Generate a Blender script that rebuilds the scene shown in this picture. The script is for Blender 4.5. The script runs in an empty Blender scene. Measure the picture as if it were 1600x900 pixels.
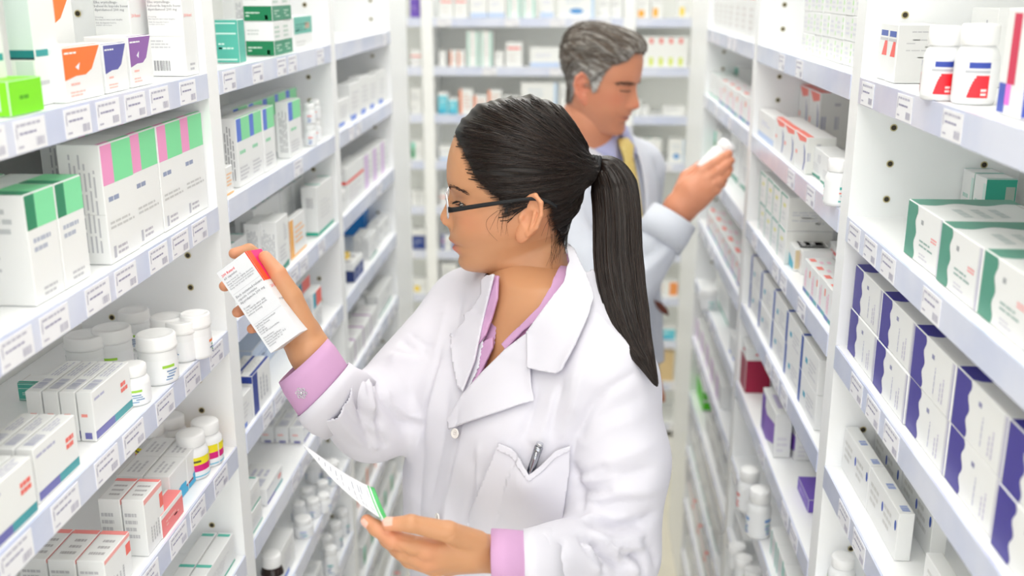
import bpy, bmesh, math, random
import numpy as np
from mathutils import Vector, Matrix, noise as mnoise
from mathutils.bvhtree import BVHTree

random.seed(7)
SC = bpy.context.scene
COL = SC.collection

# ------------------------------------------------------------------ camera
F_PX = 1625.0                       # focal length in pixels of the 1600x900 frame
PITCH = math.atan(470 / F_PX)
YAW = math.atan(105 * math.cos(PITCH) / F_PX)
CAM = np.array([0, 0, 1.85])
FW = np.array([-math.sin(YAW) * math.cos(PITCH), math.cos(YAW) * math.cos(PITCH), -math.sin(PITCH)])
RT = np.array([math.cos(YAW), math.sin(YAW), 0.0])
UP = np.cross(RT, FW)
cam_data = bpy.data.cameras.new('camera')
cam = bpy.data.objects.new('camera', cam_data)
COL.objects.link(cam)
cam.matrix_world = Matrix(((RT[0], UP[0], -FW[0], CAM[0]), (RT[1], UP[1], -FW[1], CAM[1]),
                           (RT[2], UP[2], -FW[2], CAM[2]), (0, 0, 0, 1)))
cam_data.sensor_width = 36
cam_data.lens = F_PX * 36 / 1600
cam_data.clip_start = 0.02
cam_data.dof.use_dof = True
cam_data.dof.focus_distance = 1.24
cam_data.dof.aperture_fstop = 3.6
SC.camera = cam

# ------------------------------------------------------------------ light
world = bpy.data.worlds.new('room_light')
SC.world = world
world.use_nodes = True
world.node_tree.nodes['Background'].inputs[0].default_value = (0.985, 0.995, 1.0, 1)
world.node_tree.nodes['Background'].inputs[1].default_value = 2.7
SC.view_settings.view_transform = 'Standard'
SC.view_settings.look = 'None'
SC.view_settings.gamma = 1
SC.view_settings.use_curve_mapping = False
SC.view_settings.exposure = -0.40
SC.cycles.use_denoising = True
SC.cycles.max_bounces = 12
SC.cycles.diffuse_bounces = 10

def area(name, loc, sx, sy, power, col=(1, 1, 1), rot=(0, 0, 0)):
    L = bpy.data.lights.new(name, 'AREA')
    L.shape = 'RECTANGLE'; L.size = sx; L.size_y = sy; L.energy = power; L.color = col
    o = bpy.data.objects.new(name, L); COL.objects.link(o)
    o.location = loc; o.rotation_euler = rot
    return o
# the fluorescent panels of the ceiling
PANELS = [(-0.06, -0.75), (-0.06, 0.75), (-0.06, 2.25), (-0.06, 3.45)]
for (lx, ly) in PANELS:
    area('ceiling_lamp_light', (lx, ly, 2.80), 0.9, 1.15, 9.5, (0.99, 1.0, 1.0))

# ------------------------------------------------------------------ pixel <-> world helpers (1600x900 frame)
def ray(x, y):
    return (x - 800) / F_PX * RT - (y - 450) / F_PX * UP + FW
def P(x, y, d):                      # point seen at a pixel, d metres along the lens axis
    return CAM + d * ray(x, y)
def onx(x, y, X):
    r = ray(x, y); return CAM + r * (X / r[0])
def ony(x, y, Y):
    r = ray(x, y); return CAM + r * (Y / r[1])

# ------------------------------------------------------------------ materials
MATS = {}
def srgb(c):
    return tuple(((v / 255) / 12.92 if v / 255 <= 0.04045 else ((v / 255 + 0.055) / 1.055) ** 2.4) for v in c)
def mat(name, col, rough=0.5, metal=0.0, spec=0.5, **kw):
    """col: sRGB 0-255.  noise=(scale, amount) varies the value, bump=(scale, strength) adds fine relief."""
    if name in MATS: return MATS[name]
    m = bpy.data.materials.new(name); m.use_nodes = True
    nt = m.node_tree; b = nt.nodes['Principled BSDF']
    c = srgb(col)
    b.inputs['Base Color'].default_value = (*c, 1)
    b.inputs['Roughness'].default_value = rough
    b.inputs['Metallic'].default_value = metal
    b.inputs['Specular IOR Level'].default_value = spec
    tc = nt.nodes.new('ShaderNodeTexCoord')
    if 'noise' in kw:
        sc, am = kw['noise'][:2]
        n = nt.nodes.new('ShaderNodeTexNoise'); n.inputs['Scale'].default_value = sc; n.inputs['Detail'].default_value = 3
        mp = nt.nodes.new('ShaderNodeMapping')
        mp.inputs['Scale'].default_value = kw.get('stretch', (1, 1, 1))
        nt.links.new(tc.outputs['Object'], mp.inputs[0]); nt.links.new(mp.outputs[0], n.inputs['Vector'])
        mx = nt.nodes.new('ShaderNodeMix'); mx.data_type = 'RGBA'
        c2 = srgb(kw['col2']) if 'col2' in kw else tuple(v * (1 - am) for v in c)
        mx.inputs[6].default_value = (*c, 1); mx.inputs[7].default_value = (*c2, 1)
        rp = nt.nodes.new('ShaderNodeValToRGB')
        rp.color_ramp.elements[0].position = kw.get('lo', 0.4); rp.color_ramp.elements[1].position = kw.get('hi', 0.65)
        nt.links.new(n.outputs[0], rp.inputs[0]); nt.links.new(rp.outputs[0], mx.inputs[0])
        nt.links.new(mx.outputs[2], b.inputs['Base Color'])
    if 'bump' in kw:
        n2 = nt.nodes.new('ShaderNodeTexNoise'); n2.inputs['Scale'].default_value = kw['bump'][0]; n2.inputs['Detail'].default_value = 2
        nt.links.new(tc.outputs['Object'], n2.inputs['Vector'])
        bp = nt.nodes.new('ShaderNodeBump'); bp.inputs['Strength'].default_value = kw['bump'][1]
        bp.inputs['Distance'].default_value = kw.get('bdist', 0.0005)
        nt.links.new(n2.outputs[0], bp.inputs['Height']); nt.links.new(bp.outputs[0], b.inputs['Normal'])
    if 'sss' in kw:
        b.inputs['Subsurface Weight'].default_value = kw['sss']
        b.inputs['Subsurface Radius'].default_value = (0.008, 0.003, 0.0015)
        b.inputs['Subsurface Scale'].default_value = 0.6
    if 'trans' in kw: b.inputs['Transmission Weight'].default_value = kw['trans']
    if 'alpha' in kw: b.inputs['Alpha'].default_value = kw['alpha']
    if 'sheen' in kw: b.inputs['Sheen Weight'].default_value = kw['sheen']
    if 'coat' in kw: b.inputs['Coat Weight'].default_value = kw['coat']
    if 'emit' in kw:
        b.inputs['Emission Color'].default_value = (*c, 1); b.inputs['Emission Strength'].default_value = kw['emit']
    MATS[name] = m
    return m
def paper(c):
    """printed cardboard of one ink colour"""
    return mat('card_%02x%02x%02x' % tuple(int(v) for v in c), c, rough=0.42, spec=0.4)
def vcol_mat(name, rough, **kw):
    m = mat(name, (200, 200, 200), rough, **kw)
    nt = m.node_tree; a = nt.nodes.new('ShaderNodeAttribute'); a.attribute_name = 'tint'
    nt.links.new(a.outputs['Color'], nt.nodes['Principled BSDF'].inputs['Base Color'])
    return m

M_WHITE = mat('white_laminate', (250, 251, 252), 0.38, bump=(220, 0.05))
M_BACK = mat('grey_laminate', (239, 240, 237), 0.5, bump=(150, 0.05))
M_STRIP = mat('ticket_rail', (222, 226, 243), 0.18, noise=(9, 0.1), col2=(206, 213, 238), spec=0.6)
M_HOLE = mat('peg_hole_dark', (60, 52, 40), 0.7)
M_BRASS = mat('peg_sleeve', (196, 184, 140), 0.35, metal=0.3)

# ------------------------------------------------------------------ object helpers
def tag(o, label=None, cat=None, group=None, kind=None):
    if label: o['label'] = label
    if cat: o['category'] = cat
    if group: o['group'] = group
    if kind: o['kind'] = kind
    return o
def new_obj(name, mesh, parent=None, loc=None, rotz=None):
    o = bpy.data.objects.new(name, mesh); COL.objects.link(o)
    if parent: o.parent = parent
    if loc is not None: o.location = loc
    if rotz is not None: o.rotation_euler = (0, 0, rotz)
    return o
def empty(name, loc=(0, 0, 0), rotz=0):
    o = bpy.data.objects.new(name, None); COL.objects.link(o)
    o.location = loc; o.rotation_euler = (0, 0, rotz); o.empty_display_size = 0.05
    return o
class MB:
    """collects faces with materials, then becomes one mesh"""
    def __init__(s): s.v = []; s.f = []; s.m = []; s.mats = []; s.sm = []
    def mi(s, m):
        if m not in s.mats: s.mats.append(m)
        return s.mats.index(m)
    def poly(s, pts, m, smooth=False):
        b = len(s.v); s.v += [tuple(p) for p in pts]; s.f.append(tuple(range(b, b + len(pts)))); s.m.append(s.mi(m)); s.sm.append(smooth)
    def box(s, x0, x1, y0, y1, z0, z1, m):
        b = len(s.v)
        s.v += [(x0, y0, z0), (x1, y0, z0), (x1, y1, z0), (x0, y1, z0), (x0, y0, z1), (x1, y0, z1), (x1, y1, z1), (x0, y1, z1)]
        i = s.mi(m)
        for q in ((0, 3, 2, 1), (4, 5, 6, 7), (0, 1, 5, 4), (1, 2, 6, 5), (2, 3, 7, 6), (3, 0, 4, 7)):
            s.f.append(tuple(b + k for k in q)); s.m.append(i); s.sm.append(False)
    def lathe(s, prof, m, n=28, c=(0, 0, 0), smooth=True):
        """prof: [(r, z)] bottom to top, capped"""
        b = len(s.v); i = s.mi(m)
        for (r, z) in prof:
            for k in range(n):
                a = 2 * math.pi * k / n
                s.v.append((c[0] + r * math.cos(a), c[1] + r * math.sin(a), c[2] + z))
        for j in range(len(prof) - 1):
            for k in range(n):
                k2 = (k + 1) % n
                s.f.append((b + j * n + k, b + j * n + k2, b + (j + 1) * n + k2, b + (j + 1) * n + k)); s.m.append(i); s.sm.append(smooth)
        s.f.append(tuple(b + k for k in reversed(range(n)))); s.m.append(i); s.sm.append(False)
        t = b + (len(prof) - 1) * n
        s.f.append(tuple(t + k for k in range(n))); s.m.append(i); s.sm.append(False)
    def patch(s, r, a0, a1, z0, z1, m, n=10):
        """curved label on a cylinder of radius r"""
        b = len(s.v); i = s.mi(m)
        for k in range(n + 1):
            a = a0 + (a1 - a0) * k / n
            s.v.append((r * math.cos(a), r * math.sin(a), z0)); s.v.append((r * math.cos(a), r * math.sin(a), z1))
        for k in range(n):
            s.f.append((b + 2 * k, b + 2 * k + 2, b + 2 * k + 3, b + 2 * k + 1)); s.m.append(i); s.sm.append(True)
    def mesh(s, name):
        me = bpy.data.meshes.new(name); me.from_pydata(s.v, [], s.f)
        for m in s.mats: me.materials.append(m)
        me.polygons.foreach_set('material_index', s.m); me.polygons.foreach_set('use_smooth', s.sm)
        me.update(); return me
    def build(s, name, parent=None, loc=None, rotz=None):
        return new_obj(name, s.mesh(name), parent, loc, rotz)

# ------------------------------------------------------------------ the room
XL, XR = -0.48, 0.35                 # front planes of the two shelving runs
DEPTH = 0.215
ZS = [1.742 - 0.1755 * k for k in range(10)]     # shelf top heights, top shelf first
LIP = 0.031
YB = 3.90                            # front plane of the shelving across the end of the aisle

M_FLOOR = mat('cream_vinyl', (236, 230, 214), 0.35, noise=(3, 0.06), bump=(60, 0.05))
M_WALL = mat('wall_paint', (240, 240, 236), 0.7, bump=(90, 0.08))
def slab(name, x0, x1, y0, y1, z0, z1, m):
    b = MB(); b.box(x0, x1, y0, y1, z0, z1, m); o = b.build(name); return tag(o, kind='structure')
slab('floor', -2.6, 2.6, -2.6, 4.5, -0.1, 0.0, M_FLOOR)
slab('ceiling', -2.6, 2.6, -2.6, 4.5, 2.85, 2.95, M_WALL)
slab('wall_back', -2.6, 2.6, YB + 0.26, YB + 0.36, 0, 2.85, M_WALL)
slab('wall_left', -2.7, -2.6, -2.6, 4.5, 0, 2.85, M_WALL)
slab('wall_right', 2.6, 2.7, -2.6, 4.5, 0, 2.85, M_WALL)
M_DIFF = mat('lamp_diffuser', (255, 253, 248), 0.4, emit=1.5)
for k, (lx, ly) in enumerate(PANELS):
    t = empty('ceiling_light', (lx, ly, 2.85))
    b = MB(); b.box(-0.5, 0.5, -0.6, -0.575, -0.04, 0, M_WHITE); b.box(-0.5, 0.5, 0.575, 0.6, -0.04, 0, M_WHITE)
    b.box(-0.5, -0.475, -0.575, 0.575, -0.04, 0, M_WHITE); b.box(0.475, 0.5, -0.575, 0.575, -0.04, 0, M_WHITE)
    b.build('lamp_frame', t)
    b = MB(); b.box(-0.475, 0.475, -0.575, 0.575, -0.02, -0.01, M_DIFF); b.build('diffuser', t)
    tag(t, 'white fluorescent ceiling panel %s' % ['behind the camera', 'above the nearest shelving bays', 'above the two people', 'above the far end of the aisle'][k], 'ceiling light', 'ceiling lights above the aisle')

M_TICKET = mat('ticket_paper', (243, 243, 248), 0.5)
M_INK = mat('ticket_ink', (190, 188, 204), 0.6)
M_INK2 = mat('ticket_ink_dark', (160, 157, 184), 0.6)
M_GAPBLUE = mat('rail_blue', (205, 216, 243), 0.25)
def ticket_mesh(seed):
    """a price ticket 55 mm wide: name line, rule, bar code block, tick at the left edge; faces -Y"""
    r = random.Random(seed); b = MB(); w, h = 0.054, 0.0275
    b.box(-w / 2, w / 2, -0.0006, 0, 0, h, M_TICKET)
    y = -0.0008
    def q(x0, x1, z0, z1, m): b.poly([(x0, y, z0), (x1, y, z0), (x1, y, z1), (x0, y, z1)], m)
    q(-w / 2 + .003, -w / 2 + .0042, .012, .022, M_INK2)
    x = -w / 2 + .004
    while x < w / 2 - .012:
        l = r.uniform(.004, .010); q(x, x + l, .0222, .0245, M_INK); x += l + .0015
    x = -w / 2 + .008
    while x < w / 2 - .018:
        l = r.uniform(.004, .009); q(x, x + l, .0150, .0170, M_INK2); x += l + .001
    q(-w / 2 + .004, -w / 2 + .013, .004, .0058, M_INK)
    for k in range(6):
        x = w / 2 - .019 + k * .0026; q(x, x + r.uniform(.001, .002), .003, .0105, M_INK)
    return b.mesh('price_ticket')
TICKETS = [ticket_mesh(k) for k in range(4)]

def hole_mesh():
    b = MB(); n = 12
    for r0, r1, y0, y1, m in ((.0046, .0032, -.0012, -.0014, M_BRASS), (.0032, .0, -.0014, .003, M_HOLE)):
        for k in range(n):
            a, a2 = 2 * math.pi * k / n, 2 * math.pi * (k + 1) / n
            p = [(r0 * math.cos(a), y0, r0 * math.sin(a)), (r0 * math.cos(a2), y0, r0 * math.sin(a2))]
            if r1: p += [(r1 * math.cos(a2), y1, r1 * math.sin(a2)), (r1 * math.cos(a), y1, r1 * math.sin(a))]
            else: p += [(0, -.0010, 0)]
            b.poly(p, m)
    return b.mesh('peg_hole')
HOLE = hole_mesh()

def shelving(label, side, y0, y1, zs, ticket_x, front=None, width=None, pt=0.021, hole_side=True, depth=DEPTH):
    """One bay.  Local frame: front along -Y at 0, X from 0 to w, Z up.  ticket_x(k) -> list of ticket centres as fractions."""
    w = y1 - y0
    if side == 'L': root = empty('shelving_unit', (XL, y0, 0), math.pi / 2)
    elif side == 'R': root = empty('shelving_unit', (XR, y1, 0), -math.pi / 2)
    else: root = empty('shelving_unit', (y0, YB, 0))
    tag(root, label, 'shelving')
    TOP = 2.1
    for x in (0, w - pt):
        b = MB(); b.box(x, x + pt, 0.0, depth, 0, TOP, M_WHITE); sp = b.build('side_panel', root)
        far = (x > 0) if side == 'L' else (x == 0)
        if hole_side and side in 'LR' and far:
            # the face looking at the camera carries two columns of peg holes
            for dx in (0.046, 0.162):
                z = 1.8175
                while z > 0.70:
                    if min(abs(z - (s - 0.012)) for s in zs) > 0.02:
                        hx = x - 0.0005 if side == 'L' else x + pt + 0.0005
                        h = new_obj('peg_hole', HOLE, sp)
                        h.location = (hx, dx, z); h.rotation_euler = (0, 0, -math.pi / 2 if side == 'L' else math.pi / 2)
                    z -= 0.0455
    b = MB(); b.box(pt, w - pt, depth - 0.008, depth, 0.08, TOP, M_BACK); b.build('back_panel', root)
    b = MB(); b.box(pt, w - pt, 0.03, 0.05, 0, 0.09, M_WHITE); b.build('plinth', root)
    b = MB(); b.box(pt, w - pt, 0.0, depth - 0.009, TOP - 0.022, TOP, M_WHITE); b.build('top_board', root)
    for k, z in enumerate(zs):
        b = MB(); b.box(pt, w - pt, 0.002, depth - 0.009, z - 0.02, z, M_WHITE); sh = b.build('shelf', root)
        b = MB(); b.box(pt + .001, w - pt - .001, -0.001, 0.0015, z - LIP, z + 0.0005, M_STRIP); b.build('ticket_rail', sh)
        for j, fx in enumerate(ticket_x(k)):
            t = new_obj('price_ticket', TICKETS[(j * 3 + k) % 4], sh)
            t.location = (pt + 0.03 + fx * (w - 2 * pt - 0.06), -0.0012, z - LIP + 0.0012)
    return root
def dense(seed):
    def fn(k):
        r = random.Random(seed * 31 + k); x = 0.02; out = []
        while x < 0.99:
            out.append(min(x, 1)); x += 0.105 if r.random() < 0.55 else 0.14
        return out
    return fn
def sparse(seed, p=0.35, step=0.11):
    def fn(k):
        r = random.Random(seed * 77 + k); return [i * step + 0.02 for i in range(int(0.98 / step) + 1) if r.random() < p]
    return fn
shelving('white shelving bay nearest the camera on the left', 'L', 0.62, 1.366, ZS, dense(1))
shelving('white left shelving bay in the middle, behind the held carton', 'L', 1.366, 2.064, ZS, sparse(2, 0.45))
shelving('white left shelving bay farthest from the camera', 'L', 2.064, 2.72, ZS, sparse(3, 0.25, 0.13))
shelving('white shelving bay nearest the camera on the right', 'R', 0.58, 1.356, ZS, sparse(4, 0.4))
shelving('white right shelving bay in the middle with crimson carton', 'R', 1.356, 2.13, ZS, sparse(5, 0.35))
shelving('white right shelving bay farthest from the camera', 'R', 2.13, 2.95, ZS, sparse(6, 0.3))
shelving('white end shelving bay at the left behind the woman', 'B', -1.30, -0.555, ZS, sparse(7, 0.3, 0.13))
shelving('white end shelving bay between the two people', 'B', -0.555, 0.185, ZS, sparse(8, 0.3, 0.13))
shelving('white end shelving bay at the right behind the man', 'B', 0.185, 0.93, ZS, sparse(9, 0.3, 0.13))
slab('trim_1', XL - DEPTH, XL, 2.722, 2.97, 0, 2.1, M_WHITE)
slab('trim_2', XR, XR + DEPTH, 2.952, 3.36, 0, 2.1, M_WHITE)

# ------------------------------------------------------------------ implicit modelling: smooth unions meshed as one continuous surface
f32 = np.float32
def s_cone(G, a, b, ra, rb, flat=None):
    """tapered capsule; flat=(axis, k) squashes it along a unit axis by factor k"""
    a = np.asarray(a, f32); b = np.asarray(b, f32); ab = b - a; L = float(ab @ ab) + 1e-12
    pa = [G[i] - a[i] for i in range(3)]
    t = np.clip((pa[0] * ab[0] + pa[1] * ab[1] + pa[2] * ab[2]) / L, 0, 1)
    d = [pa[i] - t * ab[i] for i in range(3)]
    if flat is not None:
        n = np.asarray(flat[0], f32); k = flat[1]
        q = d[0] * n[0] + d[1] * n[1] + d[2] * n[2]
        d = [d[i] + q * n[i] * (1 / k - 1) for i in range(3)]
    return np.sqrt(d[0] ** 2 + d[1] ** 2 + d[2] ** 2) - (ra + t * (rb - ra))
def s_ell(G, c, r, R=None):
    c = np.asarray(c, f32); d = [G[i] - c[i] for i in range(3)]
    if R is not None:
        R = np.asarray(R, f32); d = [d[0] * R[j][0] + d[1] * R[j][1] + d[2] * R[j][2] for j in range(3)]
    k0 = np.sqrt((d[0] / r[0]) ** 2 + (d[1] / r[1]) ** 2 + (d[2] / r[2]) ** 2)
    k1 = np.sqrt((d[0] / r[0] ** 2) ** 2 + (d[1] / r[1] ** 2) ** 2 + (d[2] / r[2] ** 2) ** 2) + 1e-9
    return k0 * (k0 - 1) / k1
def smin(a, b, k):
    h = np.clip(0.5 + 0.5 * (b - a) / k, 0, 1)
    return b + (a - b) * h - k * h * (1 - h)
def smax(a, b, k): return -smin(-a, -b, k)
def s_torso(G, zs, cs, ws, ds, lat, fwd, pw=2.3):
    """stack of super-ellipses: centre line cs(z), half width ws along lat, half depth ds along fwd"""
    z = G[2]; o = np.argsort(zs); zs = np.asarray(zs)[o]
    it = lambda v: np.interp(z, zs, np.asarray(v)[o]).astype(f32)
    cs = np.asarray(cs); cx, cy = it(cs[:, 0]), it(cs[:, 1]); w, d = it(ws), it(ds)
    dx, dy = G[0] - cx, G[1] - cy
    u = np.abs(dx * lat[0] + dy * lat[1]) / w; v = np.abs(dx * fwd[0] + dy * fwd[1]) / d
    r = (u ** pw + v ** pw) ** (1 / pw)
    m = (r - 1) * np.minimum(w, d)
    m = np.maximum(m, np.maximum(zs[0] - z, z - zs[-1]))
    return m
def nets(fn, lo, hi, h):
    """naive surface nets -> (verts, quads)"""
    lo = np.asarray(lo, float); hi = np.asarray(hi, float)
    ax = [np.arange(lo[i], hi[i] + h, h, dtype=f32) for i in range(3)]
    G = np.meshgrid(*ax, indexing='ij', sparse=False)
    D = fn(G).astype(f32); S = D < 0
    n = np.array(D.shape) - 1
    cnt = np.zeros(n, np.int8); acc = np.zeros((*n, 3), f32)
    def sl(i, j, k): return (slice(i, n[0] + i), slice(j, n[1] + j), slice(k, n[2] + k))
    corners = [(i, j, k) for i in (0, 1) for j in (0, 1) for k in (0, 1)]
    for c in corners:
        for axis in range(3):
            if c[axis]: continue
            c2 = list(c); c2[axis] = 1
            A, B = D[sl(*c)], D[sl(*c2)]
            X = S[sl(*c)] != S[sl(*c2)]
            idx = np.nonzero(X)
            t = A[idx] / (A[idx] - B[idx])
            p = np.empty((len(t), 3), f32)
            for q in range(3): p[:, q] = c[q]
            p[:, axis] = t
            acc[idx] += p; cnt[idx] += 1
    act = cnt > 0; ids = -np.ones(n, np.int64); ai = np.nonzero(act); ids[ai] = np.arange(len(ai[0]))
    V = np.stack(ai, 1).astype(f32) + acc[ai] / cnt[ai][:, None]
    V = V * h + lo
    Q = []
    for axis in range(3):
        o1, o2 = (axis + 1) % 3, (axis + 2) % 3
        s0 = [slice(1, n[i]) for i in range(3)]; s0[axis] = slice(0, n[axis])
        s1 = list(s0); s1[axis] = slice(1, n[axis] + 1)
        a, b = S[tuple(s0)], S[tuple(s1)]
        idx = np.array(np.nonzero(a != b)).T
        if not len(idx): continue
        flip = b[tuple(idx.T)]
        off = np.array([1, 1, 1]); off[axis] = 0
        base = idx + off
        e1 = np.zeros(3, int); e1[o1] = 1; e2 = np.zeros(3, int); e2[o2] = 1
        q = [ids[tuple((base - x).T)] for x in (e1 * 0, e1, e1 + e2, e2)]
        q = np.stack(q, 1); q[flip] = q[flip][:, ::-1]
        Q.append(q)
    Q = np.concatenate(Q); Q = Q[(Q >= 0).all(1)]
    return V.astype(float), Q
def relax(V, Q, it=2, lam=0.5):
    n = len(V); E = np.concatenate([Q[:, [0, 1]], Q[:, [1, 2]], Q[:, [2, 3]], Q[:, [3, 0]]])
    for _ in range(it):
        s = np.zeros_like(V); c = np.zeros(n)
        np.add.at(s, E[:, 0], V[E[:, 1]]); np.add.at(c, E[:, 0], 1)
        np.add.at(s, E[:, 1], V[E[:, 0]]); np.add.at(c, E[:, 1], 1)
        V = V + lam * (s / np.maximum(c, 1)[:, None] - V)
    return V
def normals(V, Q):
    fn = np.cross(V[Q[:, 2]] - V[Q[:, 0]], V[Q[:, 3]] - V[Q[:, 1]])
    N = np.zeros_like(V)
    for k in range(Q.shape[1]): np.add.at(N, Q[:, k], fn)
    return N / (np.linalg.norm(N, axis=1)[:, None] + 1e-12)
def pymesh(name, V, Q, m, smooth=True, tint=None):
    me = bpy.data.meshes.new(name)
    me.from_pydata([tuple(p) for p in V], [], [tuple(int(i) for i in q) for q in Q])
    for x in (m if isinstance(m, list) else [m]): me.materials.append(x)
    me.polygons.foreach_set('use_smooth', [smooth] * len(me.polygons))
    if tint is not None:
        a = me.color_attributes.new('tint', 'FLOAT_COLOR', 'POINT')
        a.data.foreach_set('color', np.concatenate([tint, np.ones((len(tint), 1))], 1).astype(f32).ravel())
    me.update(); return me
def join(parts):
    """[(V, Q)] -> one (V, Q list)"""
    Vs, Qs, b = [], [], 0
    for V, Q in parts:
        Vs.append(np.asarray(V, float)); Qs += [tuple(int(i) + b for i in q) for q in Q]; b += len(V)
    return np.concatenate(Vs), Qs
def seg_dist(V, pts):
    """distance of each vertex to a polyline, and the fraction along it"""
    best = np.full(len(V), 1e9); frac = np.zeros(len(V)); m = len(pts) - 1
    for i in range(m):
        a, b = pts[i], pts[i + 1]; ab = b - a
        t = np.clip(((V - a) @ ab) / (ab @ ab + 1e-12), 0, 1)
        d = np.linalg.norm(V - a - t[:, None] * ab, axis=1)
        k = d < best; best[k] = d[k]; frac[k] = (i + t[k]) / m
    return best, frac
def bvh(V, Q): return BVHTree.FromPolygons([tuple(p) for p in V], [tuple(int(i) for i in q) for q in Q])
def hit(T, x, y):
    r = Vector(ray(x, y)).normalized(); l, n, _, d = T.ray_cast(Vector(CAM), r)
    return (None, None) if l is None else (np.array(l), np.array(n))
def folds(V, Q, strokes, T=None, view_only=True):
    """press creases / raise folds along strokes lying on the cloth: (pixel polyline, width m, height m)"""
    N = normals(V, Q); T = T or bvh(V, Q); out = V.copy()
    for pts, w, a in strokes:
        pp = []
        for i in range(len(pts) - 1):
            for t in np.linspace(0, 1, 6, endpoint=False): pp.append((pts[i][0] + t * (pts[i + 1][0] - pts[i][0]), pts[i][1] + t * (pts[i + 1][1] - pts[i][1])))
        pp.append(pts[-1])
        W = [hit(T, *p)[0] for p in pp]; W = [q for q in W if q is not None]
        if len(W) < 2: continue
        W = np.array(W); W = W[[0] + [i for i in range(1, len(W)) if np.linalg.norm(W[i] - W[i - 1]) < 0.06]]
        if len(W) < 2: continue
        sel = np.nonzero(((V > W.min(0) - 4 * w) & (V < W.max(0) + 4 * w)).all(1))[0]
        d, f = seg_dist(V[sel], W)
        tp = np.clip(np.minimum(f, 1 - f) * 5 + 0.15, 0, 1)
        out[sel] += N[sel] * (a * np.exp(-(d / w) ** 1.5) * tp)[:, None]
    return out
def in_poly(x, y, poly):
    c = False; j = len(poly) - 1
    for i in range(len(poly)):
        if (poly[i][1] > y) != (poly[j][1] > y) and x < (poly[j][0] - poly[i][0]) * (y - poly[i][1]) / (poly[j][1] - poly[i][1]) + poly[i][0]: c = not c
        j = i
    return c
def to_px(V):
    v = V - CAM; d = v @ FW
    return 800 + F_PX * (v @ RT) / d, 450 - F_PX * (v @ UP) / d, d
def cut(V, Q, fn):
    """drop faces whose centre satisfies fn(x, y, depth, centre)"""
    C = V[Q].mean(1); x, y, d = to_px(C)
    keep = ~np.array([fn(*a) for a in zip(x, y, d, C)])
    Q = Q[keep]; used = np.unique(Q); mp = -np.ones(len(V), int); mp[used] = np.arange(len(used))
    return V[used], mp[Q]
def smooth_poly(pts, n=4):
    """Catmull-Rom densify of an open polyline"""
    pts = [np.asarray(p, float) for p in pts]; out = []
    for i in range(len(pts) - 1):
        p0, p1, p2, p3 = pts[max(i - 1, 0)], pts[i], pts[i + 1], pts[min(i + 2, len(pts) - 1)]
        for k in range(n):
            t = k / n; out.append(0.5 * (2 * p1 + (p2 - p0) * t + (2 * p0 - 5 * p1 + 4 * p2 - p3) * t * t + (3 * p1 - p0 - 3 * p2 + p3) * t ** 3))
    out.append(pts[-1]); return np.array(out)
def cloth_patch(name, poly, T, m, parent, lift=0.004, thick=0.002, step=3.0, edge_lift=0.0, bump=None):
    """a cut piece of cloth with its own thickness lying on a body of cloth; poly is its outline as seen from the front"""
    x0, x1 = min(p[0] for p in poly), max(p[0] for p in poly); y0, y1 = min(p[1] for p in poly), max(p[1] for p in poly)
    bm = bmesh.new()
    vs = [bm.verts.new((p[0], p[1], 0)) for p in poly]
    bm.faces.new(vs)
    xs = np.arange(math.floor(x0 / step) * step + step * .5, x1, step); ys = np.arange(math.floor(y0 / step) * step + step * .5, y1, step)
    for X in xs: bmesh.ops.bisect_plane(bm, geom=bm.verts[:] + bm.edges[:] + bm.faces[:], plane_co=(X, 0, 0), plane_no=(1, 0, 0), dist=1e-5)
    for Y in ys: bmesh.ops.bisect_plane(bm, geom=bm.verts[:] + bm.edges[:] + bm.faces[:], plane_co=(0, Y, 0), plane_no=(0, 1, 0), dist=1e-5)
    bm.verts.ensure_lookup_table()
    last = None; res = []
    pol = np.array(poly + [poly[0]], float)
    XY = np.array([(v.co.x, v.co.y) for v in bm.verts]); Z = np.c_[XY, np.zeros(len(XY))]
    ed, _ = seg_dist(Z, np.c_[pol, np.zeros(len(pol))])
    dep = np.full(len(XY), np.nan); nor = np.zeros((len(XY), 3))
    for i, (x, y) in enumerate(XY):
        l, n = hit(T, x, y)
        if l is not None: dep[i] = (l - CAM) @ FW; nor[i] = n
    ok = ~np.isnan(dep)
    if ok.any() and not ok.all():
        for i in np.nonzero(~ok)[0]:
            j = np.nonzero(ok)[0]; k = j[np.argmin(((XY[j] - XY[i]) ** 2).sum(1))]; dep[i] = dep[k]; nor[i] = nor[k]
    for i, v in enumerate(bm.verts):
        p = CAM + dep[i] * ray(*XY[i])
        n = nor[i]
        if n @ (p - CAM) > 0: n = -n
        e = math.exp(-(ed[i] / 7.0) ** 2) * edge_lift
        if bump: e += bump[3] * math.exp(-((XY[i][0] - bump[0]) ** 2 + (XY[i][1] - bump[1]) ** 2) / bump[2] ** 2)
        v.co = Vector(p + n * (lift + e))
    bm.normal_update()
    if sum((f.normal.dot(Vector(CAM) - f.calc_center_median()) for f in bm.faces)) < 0: bmesh.ops.reverse_faces(bm, faces=bm.faces)
    me = bpy.data.meshes.new(name); bm.to_mesh(me); bm.free()
    me.polygons.foreach_set('use_smooth', [True] * len(me.polygons)); me.materials.append(m)
    o = new_obj(name, me, parent)
    if parent is not None: o.matrix_parent_inverse = parent.matrix_world.inverted() if False else Matrix.Translation(-parent.location)
    sd = o.modifiers.new('thickness', 'SOLIDIFY'); sd.thickness = thick; sd.offset = -1
    return o
def put(name, V, Q, m, parent, tint=None, smooth=True):
    """mesh given in world space, parented to an unrotated empty"""
    V = np.asarray(V, float) - np.array(parent.location)
    return new_obj(name, pymesh(name, V, Q, m, smooth, tint), parent)
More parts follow.
